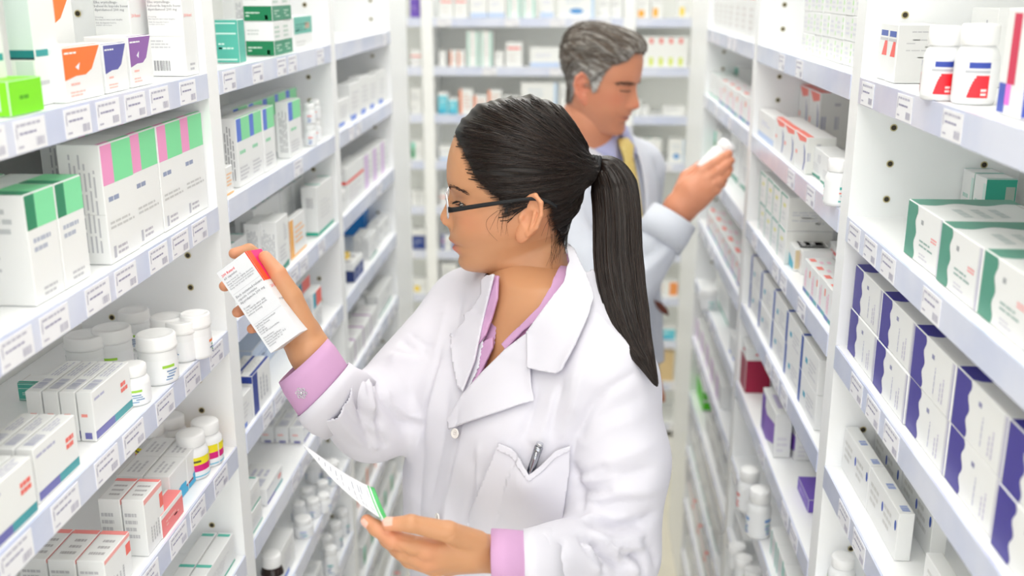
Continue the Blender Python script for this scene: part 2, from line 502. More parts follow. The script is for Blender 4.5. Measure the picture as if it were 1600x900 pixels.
def ring_tube(rings, n=40, cap=(False, False)):
    """rings: [(centre, u, v)] with u, v half-axis vectors -> (V, Q)"""
    V, Q = [], []
    for c, u, v in rings:
        for k in range(n):
            a = 2 * math.pi * k / n; V.append(np.asarray(c) + np.asarray(u) * math.cos(a) + np.asarray(v) * math.sin(a))
    for j in range(len(rings) - 1):
        for k in range(n):
            k2 = (k + 1) % n; Q.append((j * n + k, j * n + k2, (j + 1) * n + k2, (j + 1) * n + k))
    if cap[0]: Q.append(tuple(reversed(range(n))))
    if cap[1]: Q.append(tuple((len(rings) - 1) * n + k for k in range(n)))
    return np.array(V), Q
def strand_mesh(paths, r0, r1, n=4):
    """thin tapering strands -> (V, Q)"""
    V, Q = [], []
    for pts in paths:
        pts = np.asarray(pts); m = len(pts); b = len(V)
        tg = np.gradient(pts, axis=0); tg /= np.linalg.norm(tg, axis=1)[:, None] + 1e-12
        ref = np.array([0.31, 0.52, 0.79])
        for i in range(m):
            u = np.cross(tg[i], ref); u /= np.linalg.norm(u) + 1e-12; w = np.cross(tg[i], u)
            r = r0 + (r1 - r0) * i / (m - 1)
            for k in range(n):
                a = 2 * math.pi * k / n; V.append(pts[i] + r * (math.cos(a) * u + math.sin(a) * w))
        for i in range(m - 1):
            for k in range(n):
                k2 = (k + 1) % n; Q.append((b + i * n + k, b + i * n + k2, b + (i + 1) * n + k2, b + (i + 1) * n + k))
    return np.array(V), Q
def hand_sdf(J, k=0.008, kp=0.014, wrist_flat=None):
    """J: dict of joint chains, each [(point, radius), ...]; palm chains first"""
    def fn(G):
        d = None
        for ch in J['palm']:
            for (a, ra), (b, rb) in zip(ch[:-1], ch[1:]):
                e = s_cone(G, a, b, ra, rb, wrist_flat); d = e if d is None else smin(d, e, kp)
        for nm in ('thumb', 'index', 'middle', 'ring', 'little'):
            f = None
            for (a, ra), (b, rb) in zip(J[nm][:-1], J[nm][1:]):
                e = s_cone(G, a, b, ra, rb); f = e if f is None else smin(f, e, 0.003)
            d = smin(d, f, k if nm != 'thumb' else k * 1.4)
        return d
    return fn
def nail(tip, prev, out, w=0.0052, l=0.009, off=0.0):
    """a fingernail plate on the outside of a fingertip -> (V, Q)"""
    tip, prev, out = map(np.asarray, (tip, prev, out)); ax = tip - prev; ax = ax / np.linalg.norm(ax)
    out = out - ax * (out @ ax); out = out / np.linalg.norm(out); sd = np.cross(ax, out)
    V, Q = [], []; nu, nv = 7, 8
    for j in range(nv):
        t = j / (nv - 1); ww = w * (0.86 + 0.14 * math.sin(math.pi * t)) * (1 if t < .8 else math.sqrt(max(0.05, 1 - ((t - .8) / .22) ** 2)))
        for i in range(nu):
            s = -1 + 2 * i / (nu - 1)
            V.append(tip + ax * (-l * 0.62 + l * t) + sd * ww * s + out * (off - 0.0018 * s * s - 0.0011 * t * t))
    for j in range(nv - 1):
        for i in range(nu - 1): Q.append((j * nu + i, j * nu + i + 1, (j + 1) * nu + i + 1, (j + 1) * nu + i))
    return np.array(V), Q

# ------------------------------------------------------------------ people: shared head builder
M_SKIN = vcol_mat('skin', 0.47, sss=0.12, bump=(900, 0.06), bdist=0.0003)
M_HAIRDARK = mat('dark_hair', (44, 36, 33), 0.34, spec=0.5)
M_COAT = mat('white_coat_cotton', (212, 210, 219), 0.85, bump=(1400, 0.10), bdist=0.0004, sheen=0.1)
M_PINK = mat('pink_shirt_cotton', (198, 153, 192), 0.75, bump=(1400, 0.10), bdist=0.0004)
M_EYE = mat('eye_white', (232, 226, 220), 0.15)
M_IRIS = mat('iris_brown', (52, 32, 22), 0.1)
M_LASH = mat('lash_black', (26, 20, 18), 0.6)
M_NAIL = mat('nail', (236, 184, 168), 0.22, coat=0.4)
def head_grid(tab, nose, lips, eye, sc, nv=230, nt=200, xw0=None, extra=None):
    """Loft of tilted slices. tab rows: (py, front px, back px, half width mm, tilt px) in the profile drawing; returns local
    coordinates (forward, lateral, up) in metres about the drawing's origin, and the drawing coordinates of each vertex."""
    t = np.array(tab, float); s = np.concatenate([[0], np.cumsum(np.hypot(np.diff(t[:, 0]) * 1.0, np.diff(t[:, 1]) * 0.5) + 0.3)])
    u = np.linspace(0, s[-1], nv)
    def cr(col):
        y = t[:, col]; m = np.gradient(y, s)
        # monotone cubic (Fritsch-Carlson style limiter)
        dl = np.diff(y) / np.diff(s)
        m = np.empty(len(y)); m[0], m[-1] = dl[0], dl[-1]
        for i in range(1, len(y) - 1): m[i] = 0 if dl[i - 1] * dl[i] <= 0 else 2 * dl[i - 1] * dl[i] / (dl[i - 1] + dl[i])
        k = np.clip(np.searchsorted(s, u) - 1, 0, len(s) - 2); h = s[k + 1] - s[k]; q = (u - s[k]) / h
        return (2 * q**3 - 3 * q**2 + 1) * y[k] + (q**3 - 2 * q**2 + q) * h * m[k] + (-2 * q**3 + 3 * q**2) * y[k + 1] + (q**3 - q**2) * h * m[k + 1]
    py, xf, xb, w, tilt = (cr(c) for c in range(5)); w = w / 1000.0
    O = sc['origin']; S = sc['scale']
    th = np.linspace(0, 2 * np.pi, nt, endpoint=False)
    # denser at the face
    th = th - 0.55 * np.sin(th) * 0.8
    ct, st = np.cos(th), np.sin(th)
    PX = np.zeros((nv, nt)); PY = np.zeros((nv, nt)); LT = np.zeros((nv, nt))
    xw = xf + (xb - xf) * (sc.get('wide', 0.56))
    for i in range(nv):
        a = np.where(ct > 0, xf[i] - xw[i], xb[i] - xw[i]) * np.abs(ct) ** sc.get('ex', 0.95)
        PX[i] = xw[i] + a; LT[i] = w[i] * np.sign(st) * np.abs(st) ** 0.95
        PY[i] = py[i] - tilt[i] * np.clip((PX[i] - xf[i]) / (xb[i] - xf[i] + 1e-6), 0, 1)
    front = np.clip(ct, 0, 1)[None, :] ** 0.5
    D = np.zeros_like(PX)                     # forward displacement in px
    N = np.interp(PY, nose[:, 0], nose[:, 1], left=0, right=0); sg = np.interp(PY, nose[:, 0], nose[:, 2]) / 1000
    D += N * np.exp(-np.abs(LT / sg) ** 2.2)
    for (cy, cl, sy, sl, amp) in lips + eye:  # gaussian features (py, |lateral| m, sigma py, sigma lateral m, px forward)
        D += amp * np.exp(-((PY - cy) / sy) ** 2) * np.exp(-((np.abs(LT) - cl) / sl) ** 2)
    PX = PX - D * front
    return PX, PY, LT
def grid_faces(nv, nt):
    i = np.arange(nv - 1)[:, None]; j = np.arange(nt)[None, :]; j2 = (j + 1) % nt
    Q = np.stack([i * nt + j, (i + 1) * nt + j, (i + 1) * nt + j2, i * nt + j2], -1).reshape(-1, 4)
    return Q
def frame(O, v, f, roll):
    """head frame: lateral axis points at the viewer, forward axis f, rolled about f towards the vertical"""
    l = -v / np.linalg.norm(v); f = f - l * (f @ l); f = f / np.linalg.norm(f); u = np.cross(f, l)
    if u[2] < 0: u = -u
    c, s = math.cos(roll), math.sin(roll)
    u2 = u * c + l * s; l2 = l * c - u * s
    return f, l2, u2
def ear_mesh(h=0.0009):
    """ear in its own frame: x back, y up, z outwards; about 60 mm tall"""
    def fn(G):
        x, y, z = G
        G2 = [x, y, z - 0.18 * x]
        base = s_ell(G2, (0.000, 0.004, -0.001), (0.0165, 0.027, 0.0055))
        lobe = s_ell(G2, (-0.006, -0.022, -0.001), (0.0085, 0.0105, 0.0042)); d = smin(base, lobe, 0.008)
        # helix rim
        rim = None; pts = [(-0.011, 0.002, .002), (-0.013, 0.014, .003), (-0.007, 0.026, .0045), (0.004, 0.0305, .0055), (0.0135, 0.024, .0058), (0.0165, 0.010, .0055), (0.0135, -0.006, .0045), (0.004, -0.018, .003)]
        for a, b in zip(pts[:-1], pts[1:]):
            e = s_cone(G2, a, b, 0.0030, 0.0030); rim = e if rim is None else smin(rim, e, 0.002)
        d = smin(d, rim, 0.003)
        bowl = s_ell(G2, (0.0015, 0.000, 0.0062), (0.0085, 0.0115, 0.0062)); d = smax(d, -bowl, 0.0025)
        fos = s_cone(G2, (0.001, 0.021, 0.0062), (0.0105, 0.012, 0.0066), 0.0032, 0.0032); d = smax(d, -fos, 0.0025)
        tragus = s_ell(G2, (-0.0105, -0.001, 0.0035), (0.0035, 0.0055, 0.0035)); d = smin(d, tragus, 0.003)
        anti = s_cone(G2, (0.0075, 0.010, 0.004), (0.006, -0.010, 0.004), 0.0024, 0.0022); d = smin(d, anti, 0.003)
        return d
    V, Q = nets(fn, (-0.024, -0.038, -0.012), (0.024, 0.04, 0.016), h)
    return relax(V, Q, 3, 0.5), Q
EARV, EARQ = ear_mesh()

# ------------------------------------------------------------------ the woman
W_ROOT = empty('person', (-0.045, 1.24, 0))
tag(W_ROOT, 'woman in white coat and pink shirt with glasses and long dark ponytail', 'person')

HS = 1.31 / F_PX
W_TAB = [  # py, front, back, half width mm, tilt
 (162.0, 810, 822, 5, 0), (162.8, 798, 832, 14, 0), (164.5, 785, 842, 23, 0), (167.5, 772, 852, 31, 0), (172, 759, 861, 39, 0), (178, 746.5, 870, 46.5, 0), (186, 734.5, 879, 53.5, 0), (196, 723, 888, 60, 0),
 (209, 713, 896, 65.5, 0), (225, 706.0, 903, 69.5, 0), (245, 700.5, 907, 71.5, 0), (262, 698.3, 908, 72.5, 0), (276, 698.0, 906, 72.5, 0),
 (286, 699.5, 903, 72, 1), (296, 704, 899, 71, 2), (305, 706.5, 895, 70, 3), (320, 707.5, 890, 68.5, 6), (337, 706, 885, 66.5, 10),
 (352, 704.5, 882, 64, 16), (362, 703, 880, 62, 21), (374, 705, 879, 59, 27), (384, 709.5, 879, 56, 33), (394, 713, 879, 53.5, 39),
 (401, 715.5, 880, 51.5, 43), (408, 716, 880, 49, 47), (416, 718.5, 880, 46.5, 51), (421, 723, 880, 45, 54), (424.5, 731, 881, 44.5, 55),
 (426.5, 747, 881, 45, 55), (429, 769, 882, 46, 54), (440, 776.5, 885, 48, 48), (465, 783, 893, 52, 34), (500, 790, 908, 60, 12), (545, 795, 930, 74, 0)]
W_NOSE = np.array([(288, 0, 6.5), (296, 2.0, 6.5), (304, 5.2, 6.8), (312, 8.6, 7.2), (320, 12, 8), (328, 15.2, 9), (334, 17.6, 10), (338, 18.5, 10.8), (342, 18.4, 11.2),
                   (346, 16.4, 11.8), (350, 11.8, 12), (354, 6.2, 12), (358, 2.4, 12), (363, 0.6, 12), (368, 0, 12)], float)
W_LIPS = [(373.5, 0.0, 5.0, 0.017, 4.6), (381.2, 0.0, 2.2, 0.024, -2.0), (389, 0.0, 4.6, 0.018, 5.4), (399, 0, 5, 0.018, -1.5),
          (347, 0.0125, 6.5, 0.0046, 9.5), (349, .0195, 7, .003, -3.0), (354, 0.010, 3.0, 0.004, -2.0), (382, 0.027, 6, 0.008, -2.5), (413, 0, 8, 0.018, 1.5)]
W_EYE = [(309, 0.031, 11, 0.015, -6.5), (313, 0.031, 7.0, 0.0125, 4.5), (291, 0.031, 6, 0.017, 2.5), (334, 0.046, 16, 0.018, 4.0),
         (315.5, 0.031, 2.6, 0.010, -5.0), (325, 0.030, 5, 0.014, -1.2), (385, 0.048, 16, 0.016, -1.0)]
PX, PY, LT = head_grid(W_TAB, W_NOSE, W_LIPS, W_EYE, dict(origin=(800, 290), scale=HS))
nv, nt = PX.shape
W_O = P(800, 290, 1.31)
e_f, e_l, e_u = frame(W_O, ray(800, 290), -RT, math.radians(5))
def w_local(px, py, lt):
    px, py, lt = np.asarray(px, float), np.asarray(py, float), np.asarray(lt, float)
    return W_O + ((800 - px) * HS)[..., None] * e_f + lt[..., None] * e_l + ((290 - py) * HS)[..., None] * e_u
HV = w_local(PX.ravel(), PY.ravel(), LT.ravel()); HQ = grid_faces(nv, nt)
HQ = np.concatenate([HQ]); 
if (normals(HV, HQ) * (HV - w_local(810, 290, 0))).sum() < 0: HQ = HQ[:, ::-1]
HVs = relax(HV, HQ, 14, .5); wm = (np.clip((PX.ravel() - 742) / 30, 0, 1) * np.clip((PY.ravel() - 362) / 18, 0, 1))[:, None]
HV = HV * (1 - wm) + HVs * wm
# skin tint: base, lips, brow, flush of the cheek
def blend(T, w, c): return T * (1 - w[:, None]) + np.array(srgb(c))[None] * w[:, None]
px, py, lt = PX.ravel(), PY.ravel(), LT.ravel()
SKIN_W = (196, 142, 103)
HT = np.tile(np.array(srgb(SKIN_W)), (len(px), 1))
HT = blend(HT, 0.30 * np.exp(-((py - 338) / 22) ** 2 - ((np.abs(lt) - 0.048) / 0.018) ** 2), (226, 140, 108))
HT = blend(HT, 0.25 * np.exp(-((py - 342) / 9) ** 2 - (lt / 0.016) ** 2) * (px < 712), (228, 150, 120))
lw = np.clip(1.25 - np.abs(lt) / 0.021, 0, 1) * (px < 732)
HT = blend(HT, np.clip(1.4 - np.abs((py - 376.5) / 4.6) ** 2, 0, 1) * lw * 0.72, (190, 98, 92))
HT = blend(HT, np.clip(1.5 - np.abs((py - 388.5) / 5.6) ** 2, 0, 1) * lw * 0.85, (206, 106, 108))
HT = blend(HT, np.exp(-((py - 381.2) / 1.5) ** 2) * np.clip(1.3 - np.abs(lt) / 0.024, 0, 1) * (px < 732) * 0.9, (122, 52, 48))
HT = blend(HT, np.exp(-((py - 318 + (np.abs(lt) - .03) * 0) / 5) ** 2 - ((np.abs(lt) - 0.031) / 0.014) ** 2) * 0.25, (176, 118, 88))
HT = blend(HT, np.exp(-((py - 305) / 4) ** 2 - ((np.abs(lt) - 0.031) / 0.013) ** 2) * 0.35, (170, 112, 84))

# hair region in the profile drawing
HAIRLINE = [(713, 208), (719, 218), (727, 231), (733, 246), (741, 262), (752, 278), (765, 291), (779, 301), (787, 314), (790, 327), (796, 318), (803, 308), (815, 304), (830, 300),
            (842, 300), (852, 308), (857, 322), (858, 336), (864, 350), (872, 364), (880, 377), (888, 384)]
HPOLY = HAIRLINE + [(960, 384), (960, 140), (690, 140), (690, 208)]
def hair_dist(x, y):
    pts = np.c_[x, y, np.zeros(len(x))]; L = np.c_[np.array(HAIRLINE, float), np.zeros(len(HAIRLINE))]
    d, _ = seg_dist(pts, L)
    X0, Y0 = np.array(HPOLY)[:, 0], np.array(HPOLY)[:, 1]; ins = np.zeros(len(x), bool); j = len(X0) - 1
    for i in range(len(X0)):
        c = ((Y0[i] > y) != (Y0[j] > y)) & (x < (X0[j] - X0[i]) * (y - Y0[i]) / (Y0[j] - Y0[i] + 1e-9) + X0[i]); ins ^= c; j = i
    return np.where(ins, d, -d)
hd = hair_dist(px, py)
# scalp under the edge of the hair is a little darker where roots show through
HT = blend(HT, np.clip(0.75 + hd / 9, 0, 1) * (py < 385) * 0.85, (92, 66, 50))
TIE = np.array([926.0, 262.0])
def hair_offset(x, y, d):
    off = 0.0014 + 0.0068 * (1 - np.exp(-np.clip(d, 0, None) / 26))
    rt = np.hypot(x - 915, y - TIE[1] - 2); off = off + 0.015 * np.exp(-(rt / 17) ** 2)
    off = off + 0.0075 * np.exp(-((y - 325) / 38) ** 2) * np.clip((x - 850) / 25, 0, 1)
    return off
HN = normals(HV, HQ)
phi = np.arctan2(py - TIE[1], TIE[0] - px); rr = np.hypot(px - TIE[0], py - TIE[1])
rng = np.random.RandomState(3)
ridge = np.zeros(len(px))
for fr, am in ((34, .0009), (61, .0007), (97, .0005), (151, .0003), (23, .0008)):
    ridge += am * np.sin(fr * phi + rng.uniform(0, 6) + 1.6 * np.sin(rr / 38 + fr) + 25 * lt)
side_hair = HV + HN * (hair_offset(px, py, hd) + ridge * np.clip(hd / 12, 0, 1))[:, None]
fk = (hd[HQ] > -0.5).all(1) & (py[HQ] < 384).all(1)
HAIRQ = HQ[fk]

# --- torso, sleeves
W_LAT = np.array([0.614, -0.789]); W_FWD = np.array([-0.789, -0.614])
def wc(a, b): return np.array([-0.045, 1.24]) + a * W_LAT + b * W_FWD
W_Z = [1.505, 1.485, 1.46, 1.435, 1.40, 1.35, 1.30, 1.22, 1.14, 1.05, 0.95, 0.85, 0.74]
W_C = [wc(0, -.01), wc(0, -.01), wc(0, -.01), wc(0, -.005), wc(0, 0), wc(0, .012), wc(0, .020), wc(-.008, .030), wc(-.010, .030), wc(-.006, .022), wc(0, .012), wc(0, .005), wc(0, 0)]
W_WD = [.056, .070, .095, .130, .157, .170, .178, .182, .182, .180, .175, .190, .205]
W_DP = [.052, .060, .070, .086, .098, .112, .120, .124, .124, .122, .125, .140, .155]
R_SH, R_EL, R_CU = P(738, 489, 1.43), P(583, 655, 1.34), P(506, 610, 1.245)
L_SH, L_EL, L_CU = P(950, 594, 1.20), P(955, 862, 1.19), P(826, 876, 1.078)
def w_torso(G): return s_torso(G, W_Z, W_C, W_WD, W_DP, W_LAT, W_FWD)
def w_bust(G):
    d = None
    for s in (-1, 1):
        c = np.r_[wc(s * .062, .075), 1.318]; e = s_ell(G, c, (.066, .066, .085)); d = e if d is None else smin(d, e, .06)
    return d
def w_coat(G):
    d = smin(w_torso(G), w_bust(G), 0.04)
    tr = smin(s_cone(G, np.r_[wc(.03, -.015), 1.485], L_SH, .052, .056), s_cone(G, np.r_[wc(-.03, -.015), 1.485], R_SH, .05, .058), 0.03)
    d = smin(d, tr, 0.05)
    ra = smin(s_cone(G, R_SH, R_EL, .061, .052), s_cone(G, R_EL, R_CU, .051, .0395), 0.02)
    la = smin(s_cone(G, L_SH, P(970, 720, 1.195), .056, .054), s_cone(G, P(970, 720, 1.195), L_EL, .054, .055), 0.02)
    la = smin(la, s_cone(G, L_EL, L_CU, .050, .0335), 0.018)
    d = smin(d, ra, 0.022)
    d = smin(d, la, 0.012)
    return d
CV, CQ = nets(w_coat, (-0.40, 0.85, 0.74), (0.22, 1.50, 1.54), 0.0034)
CV = relax(CV, CQ, 2)
COAT_T0 = bvh(CV, CQ)
STROKES = [  # pixel polyline of the fold, width, height
 ([(838, 625), (820, 690), (790, 760), (775, 850)], .010, -.003), ([(870, 600), (850, 680), (835, 700)], .009, .004),
 ([(905, 560), (890, 640), (880, 700)], .010, .004), ([(935, 600), (915, 660), (905, 690)], .009, -.004),
 ([(725, 690), (700, 780), (690, 890)], .010, .004), ([(745, 700), (735, 780), (738, 840)], .010, -.004), ([(665, 640), (655, 760), (650, 880)], .012, -.004),
 ([(690, 560), (670, 640), (660, 700)], .012, .004), ([(700, 600), (690, 690), (672, 790)], .009, -.003),
 # left sleeve: armhole seam, pull folds, crush at the elbow
 ([(1005, 575), (955, 605), (920, 640), (899, 680), (893, 720)], .005, -.0045), ([(893, 720), (905, 760), (910, 800)], .006, -.006),
 ([(900, 742), (960, 720), (1030, 690)], .010, .004), ([(905, 770), (960, 745), (1025, 730)], .008, -.005), ([(910, 790), (960, 770), (1035, 765)], .011, .006),
 ([(905, 700), (950, 670), (1010, 650)], .010, .003), ([(920, 655), (960, 640), (1015, 615)], .009, -.002),
 ([(912, 815), (950, 822), (1000, 815), (1030, 800)], .007, -.008), ([(920, 828), (960, 845), (1010, 838)], .008, .006), ([(900, 838), (935, 850), (975, 868), (1010, 870)], .006, -.007),
 ([(925, 850), (950, 875), (975, 890)], .006, -.007), ([(915, 845), (930, 870), (940, 895)], .007, .006), ([(885, 842), (870, 870), (875, 895)], .008, -.004), ([(950, 855), (985, 880), (1000, 898)], .006, .005),
 ([(1000, 840), (1020, 860), (1028, 885)], .008, -.005),
 # right sleeve
 ([(555, 590), (570, 640), (600, 672)], .007, -.006), ([(575, 585), (582, 640), (590, 690)], .006, .006), ([(560, 610), (566, 650), (578, 700)], .005, -.007),
 ([(590, 580), (600, 625), (625, 655), (650, 665)], .009, -.007), ([(605, 560), (640, 560), (665, 548)], .010, .006), ([(625, 530), (645, 545), (668, 553)], .008, -.006),
 ([(520, 640), (545, 670), (575, 700)], .007, .004), ([(530, 625), (560, 665), (590, 695)], .006, -.004), ([(640, 600), (650, 640), (645, 680)], .010, -.004),
 ([(655, 690), (660, 640), (675, 590), (690, 540)], .007, -.006), ([(700, 470), (690, 520), (680, 560)], .010, .004), ([(720, 460), (715, 510), (705, 545)], .008, -.003),
 # sharp crumples at both elbows and in front of the arm
 ([(905, 812), (930, 806), (962, 812), (990, 806)], .0045, .005), ([(918, 822), (945, 832), (978, 828), (1012, 822)], .0042, -.006), ([(930, 838), (955, 856), (985, 858), (1015, 850)], .0042, .005),
 ([(925, 842), (945, 866), (968, 880), (990, 884)], .004, -.006), ([(908, 840), (920, 862), (938, 882), (950, 898)], .0042, -.0055), ([(940, 846), (962, 864), (972, 888)], .004, .0045), ([(985, 862), (1000, 876), (1008, 896)], .0045, -.005),
 ([(895, 742), (925, 736), (952, 726)], .0045, -.004), ([(898, 752), (935, 752), (975, 742)], .0042, .004), ([(900, 765), (930, 770), (960, 765)], .0045, -.005), ([(908, 782), (940, 788), (985, 780), (1020, 782)], .0045, -.004),
 ([(556, 596), (560, 625), (572, 652), (590, 668)], .0042, -.005), ([(566, 592), (570, 620), (584, 645)], .004, .0045), ([(580, 588), (584, 612), (592, 640), (596, 668)], .0042, -.0055), ([(568, 668), (580, 690), (592, 704)], .0042, .004), ([(585, 668), (596, 686), (604, 700)], .004, -.0045),
 ([(598, 596), (612, 630), (640, 652), (658, 656)], .0045, .004), ([(612, 548), (636, 552), (662, 556)], .0042, -.0045), ([(640, 520), (660, 536), (680, 545)], .0045, -.003),
 ([(648, 700), (655, 660), (668, 620)], .0042, -.004), ([(795, 690), (780, 730), (768, 790)], .0045, .003), ([(842, 605), (828, 650), (812, 690)], .0045, -.003), ([(880, 590), (868, 640), (858, 690)], .005, -.0035), ([(920, 560), (905, 610), (896, 650)], .005, .003),
 ([(722, 640), (712, 700), (700, 760)], .0045, -.003), ([(748, 690), (744, 740), (748, 800)], .0045, .003),
 # shoulder seam
 ([(925, 482), (960, 520), (1003, 565)], .003, .0022)]
CV = folds(CV, CQ, STROKES, COAT_T0)
NV = np.array([mnoise.noise(Vector(p * 14)) * 0.0016 + mnoise.noise(Vector((p[0] * 30, p[1] * 30, p[2] * 11))) * 0.0010 for p in CV])
CV = CV + normals(CV, CQ) * NV[:, None]
COAT_T = bvh(CV, CQ)
def w_front(G): return smin(w_torso(G), w_bust(G), 0.04)
FV, FQ = nets(w_front, (-0.28, 0.98, 1.0), (0.20, 1.46, 1.48), 0.006)
FV = folds(relax(FV, FQ, 2), FQ, STROKES[:9]); FRONT_T = bvh(FV, FQ)
# the neck opening, and the ends of the sleeves
OPEN_V = [(728, 616), (746, 575), (757, 520), (768, 470), (776, 436), (779, 380), (900, 380), (897, 410), (880, 451), (850, 497), (795, 553), (760, 588)]
def sleeve_end(c, el, r):
    ax = (c - el) / np.linalg.norm(c - el)
    return lambda C: ((C - c) @ ax > -0.002) and np.linalg.norm(C - c) < r
se1, se2 = sleeve_end(R_CU, R_EL, .075), sleeve_end(L_CU, L_EL, .065)
neck_c = np.r_[wc(0, -.005), 0]
def coat_cut(x, y, d, C):
    if C[2] > 1.499 and np.hypot(*(C[:2] - neck_c[:2])) < 0.075: return True
    if in_poly(x, y, OPEN_V) and (C[:2] - neck_c[:2]) @ W_FWD > -0.03: return True
    if C[2] < 0.752: return True
    return se1(C) or se2(C)
CV2, CQ2 = cut(CV, CQ, coat_cut)
coat_o = put('coat', CV2, CQ2, M_COAT, W_ROOT)
sd = coat_o.modifiers.new('thickness', 'SOLIDIFY'); sd.thickness = 0.0018; sd.offset = -1
tag(coat_o, 'white cotton lab coat')

# shirt under the coat
def w_inner(off):
    def fn(G):
        d = smin(w_torso(G), w_bust(G), 0.04)
        d = smin(d, smin(s_cone(G, np.r_[wc(.03, -.0), 1.470], L_SH, .044, .044), s_cone(G, np.r_[wc(-.03, -.0), 1.470], R_SH, .044, .044), 0.03), 0.05)
        return d + off  # the skin and shirt follow the coat inside it
    return fn
SV, SQ = nets(w_inner(.0075), (-0.26, 1.02, 1.05), (0.18, 1.46, 1.52), 0.0045)
SV = relax(SV, SQ, 2)
SHIRT_V = [(740, 612), (752, 590), (773, 536), (775, 504), (784, 470), (785, 438), (786, 380), (890, 380), (889, 398), (869, 437), (847, 483), (819, 511), (793, 540), (770, 566)]
def shirt_cut(x, y, d, C):
    if C[2] < 1.28 or x < 715 or x > 912 or (C[2] > 1.474 and np.hypot(*(C[:2] - neck_c[:2])) < 0.085): return True
    return in_poly(x, y, SHIRT_V) and (C[:2] - neck_c[:2]) @ W_FWD > -0.03
SHIRT_T = bvh(SV, SQ)
SV2, SQ2 = cut(SV, SQ, shirt_cut)
shirt_o = put('shirt', SV2, SQ2, M_PINK, W_ROOT); tag(shirt_o, 'pink cotton shirt')

# coat collar and lapels
LAPEL_L = [(708, 671), (706, 656), (727, 622), (760, 584), (791, 552), (832, 519), (833, 577), (834, 626), (792, 642), (750, 656)]
COLLAR_L = [(884, 392), (895, 400), (910, 432), (922, 462), (925, 474), (920, 498), (904, 544), (886, 581), (874, 585), (850, 581), (831, 577), (830, 521), (848, 496), (866, 470), (880, 446), (889, 418)]
LAPEL_R = [(778, 431), (768, 431), (758, 442), (758, 462), (741, 488), (730, 494), (733, 503), (711, 527), (709, 547), (714, 579), (721, 607), (729, 614), (747, 566), (758, 512), (769, 468)]
cloth_patch('lapel', LAPEL_L, COAT_T, M_COAT, W_ROOT, lift=0.0055, thick=0.0025, edge_lift=0.0015)
cloth_patch('collar', COLLAR_L, COAT_T, M_COAT, W_ROOT, lift=0.0085, thick=0.0025, edge_lift=0.0015)
cloth_patch('lapel', LAPEL_R, COAT_T, M_COAT, W_ROOT, lift=0.006, thick=0.0025, edge_lift=0.001)
# shirt collar bands
cloth_patch('shirt_collar', [(888, 396), (893, 404), (880, 448), (852, 494), (824, 518), (796, 549), (790, 541), (818, 511), (846, 482), (868, 437), (882, 408)], SHIRT_T, M_PINK, W_ROOT, lift=0.008, thick=0.003)
cloth_patch('shirt_collar', [(777, 436), (787, 438), (786, 468), (777, 500), (766, 528), (756, 540), (756, 512), (766, 478)], SHIRT_T, M_PINK, W_ROOT, lift=0.010, thick=0.003)
cloth_patch('shirt_placket', [(762, 535), (774, 530), (774, 545), (752, 592), (737, 612), (732, 606), (748, 566)], SHIRT_T, M_PINK, W_ROOT, lift=0.006, thick=0.003)
# breast pocket with stitched edge, sagging mouth
POCKET = [(782, 692), (800, 699), (816, 716), (829, 737), (846, 724), (866, 704), (889, 694), (888, 733), (878, 806), (866, 822), (800, 842), (733, 821), (757, 757)]
cloth_patch('pocket', POCKET, FRONT_T, M_COAT, W_ROOT, lift=0.0075, thick=0.002, bump=(828, 752, 26, .010))
cloth_patch('pocket_hem', [(782, 692), (800, 699), (816, 716), (829, 737), (846, 724), (866, 704), (889, 694), (889, 702), (868, 713), (848, 733), (829, 746), (813, 726), (797, 709), (781, 702)], FRONT_T, M_COAT, W_ROOT, lift=0.0088, thick=0.0022, bump=(828, 752, 26, .010))
M_BUTTON = mat('pearl_button', (232, 226, 222), 0.2, coat=0.5)
for bx, by, sc_ in ((716, 677, 1), (690, 809, 1)):
    l, n = hit(COAT_T, bx, by)
    b = MB(); r = 0.0062
    b.lathe([(r * .6, 0), (r, .0006), (r, .0018), (r * .85, .0026), (r * .7, .0020), (0.0004, .0018)], M_BUTTON, 24)
    for (hx, hy) in ((-.0011, -.0011), (.0011, -.0011), (-.0011, .0011), (.0011, .0011)): b.lathe([(.0005, .0019), (.0005, .0022)], mat('button_hole', (150, 140, 140), .6), 8, (hx, hy, 0))
    o = b.build('button', W_ROOT); q = Vector(n).to_track_quat('Z', 'Y'); o.rotation_mode = 'QUATERNION'; o.rotation_quaternion = q
    o.location = Vector(l + n * 0.0045) - W_ROOT.location

# --- hands (upper hand holds the carton, lower hand holds the prescription)
def ch(*a): return [(P(x, y, d), r) for x, y, d, r in a]
RH = dict(palm=[ch((484, 549, 1.242, .0215), (476, 524, 1.245, .019), (440, 458, 1.262, .0135)), ch((484, 549, 1.242, .021), (433, 474, 1.272, .0135)),
                ch((484, 549, 1.242, .021), (437, 492, 1.274, .013)), ch((484, 549, 1.245, .020), (447, 510, 1.270, .0125)), ch((502, 585, 1.240, .0245), (484, 549, 1.242, .0215))],
          thumb=ch((474, 512, 1.232, .0165), (455, 464, 1.222, .0130), (434, 428, 1.217, .0102), (414, 402, 1.219, .0078)),
          index=ch((440, 458, 1.262, .0115), (420, 412, 1.276, .0092), (389, 391, 1.268, .0080), (366, 396, 1.258, .0068)),
          middle=ch((433, 474, 1.272, .0115), (400, 445, 1.288, .0092), (368, 439, 1.276, .0080), (351, 447, 1.258, .0068)),
          ring=ch((437, 492, 1.274, .011), (405, 478, 1.290, .0088), (384, 480, 1.276, .0076), (371, 488, 1.260, .0066)),
          little=ch((447, 510, 1.270, .0105), (422, 505, 1.285, .0078), (402, 510, 1.272, .0068), (393, 514, 1.262, .0058)))
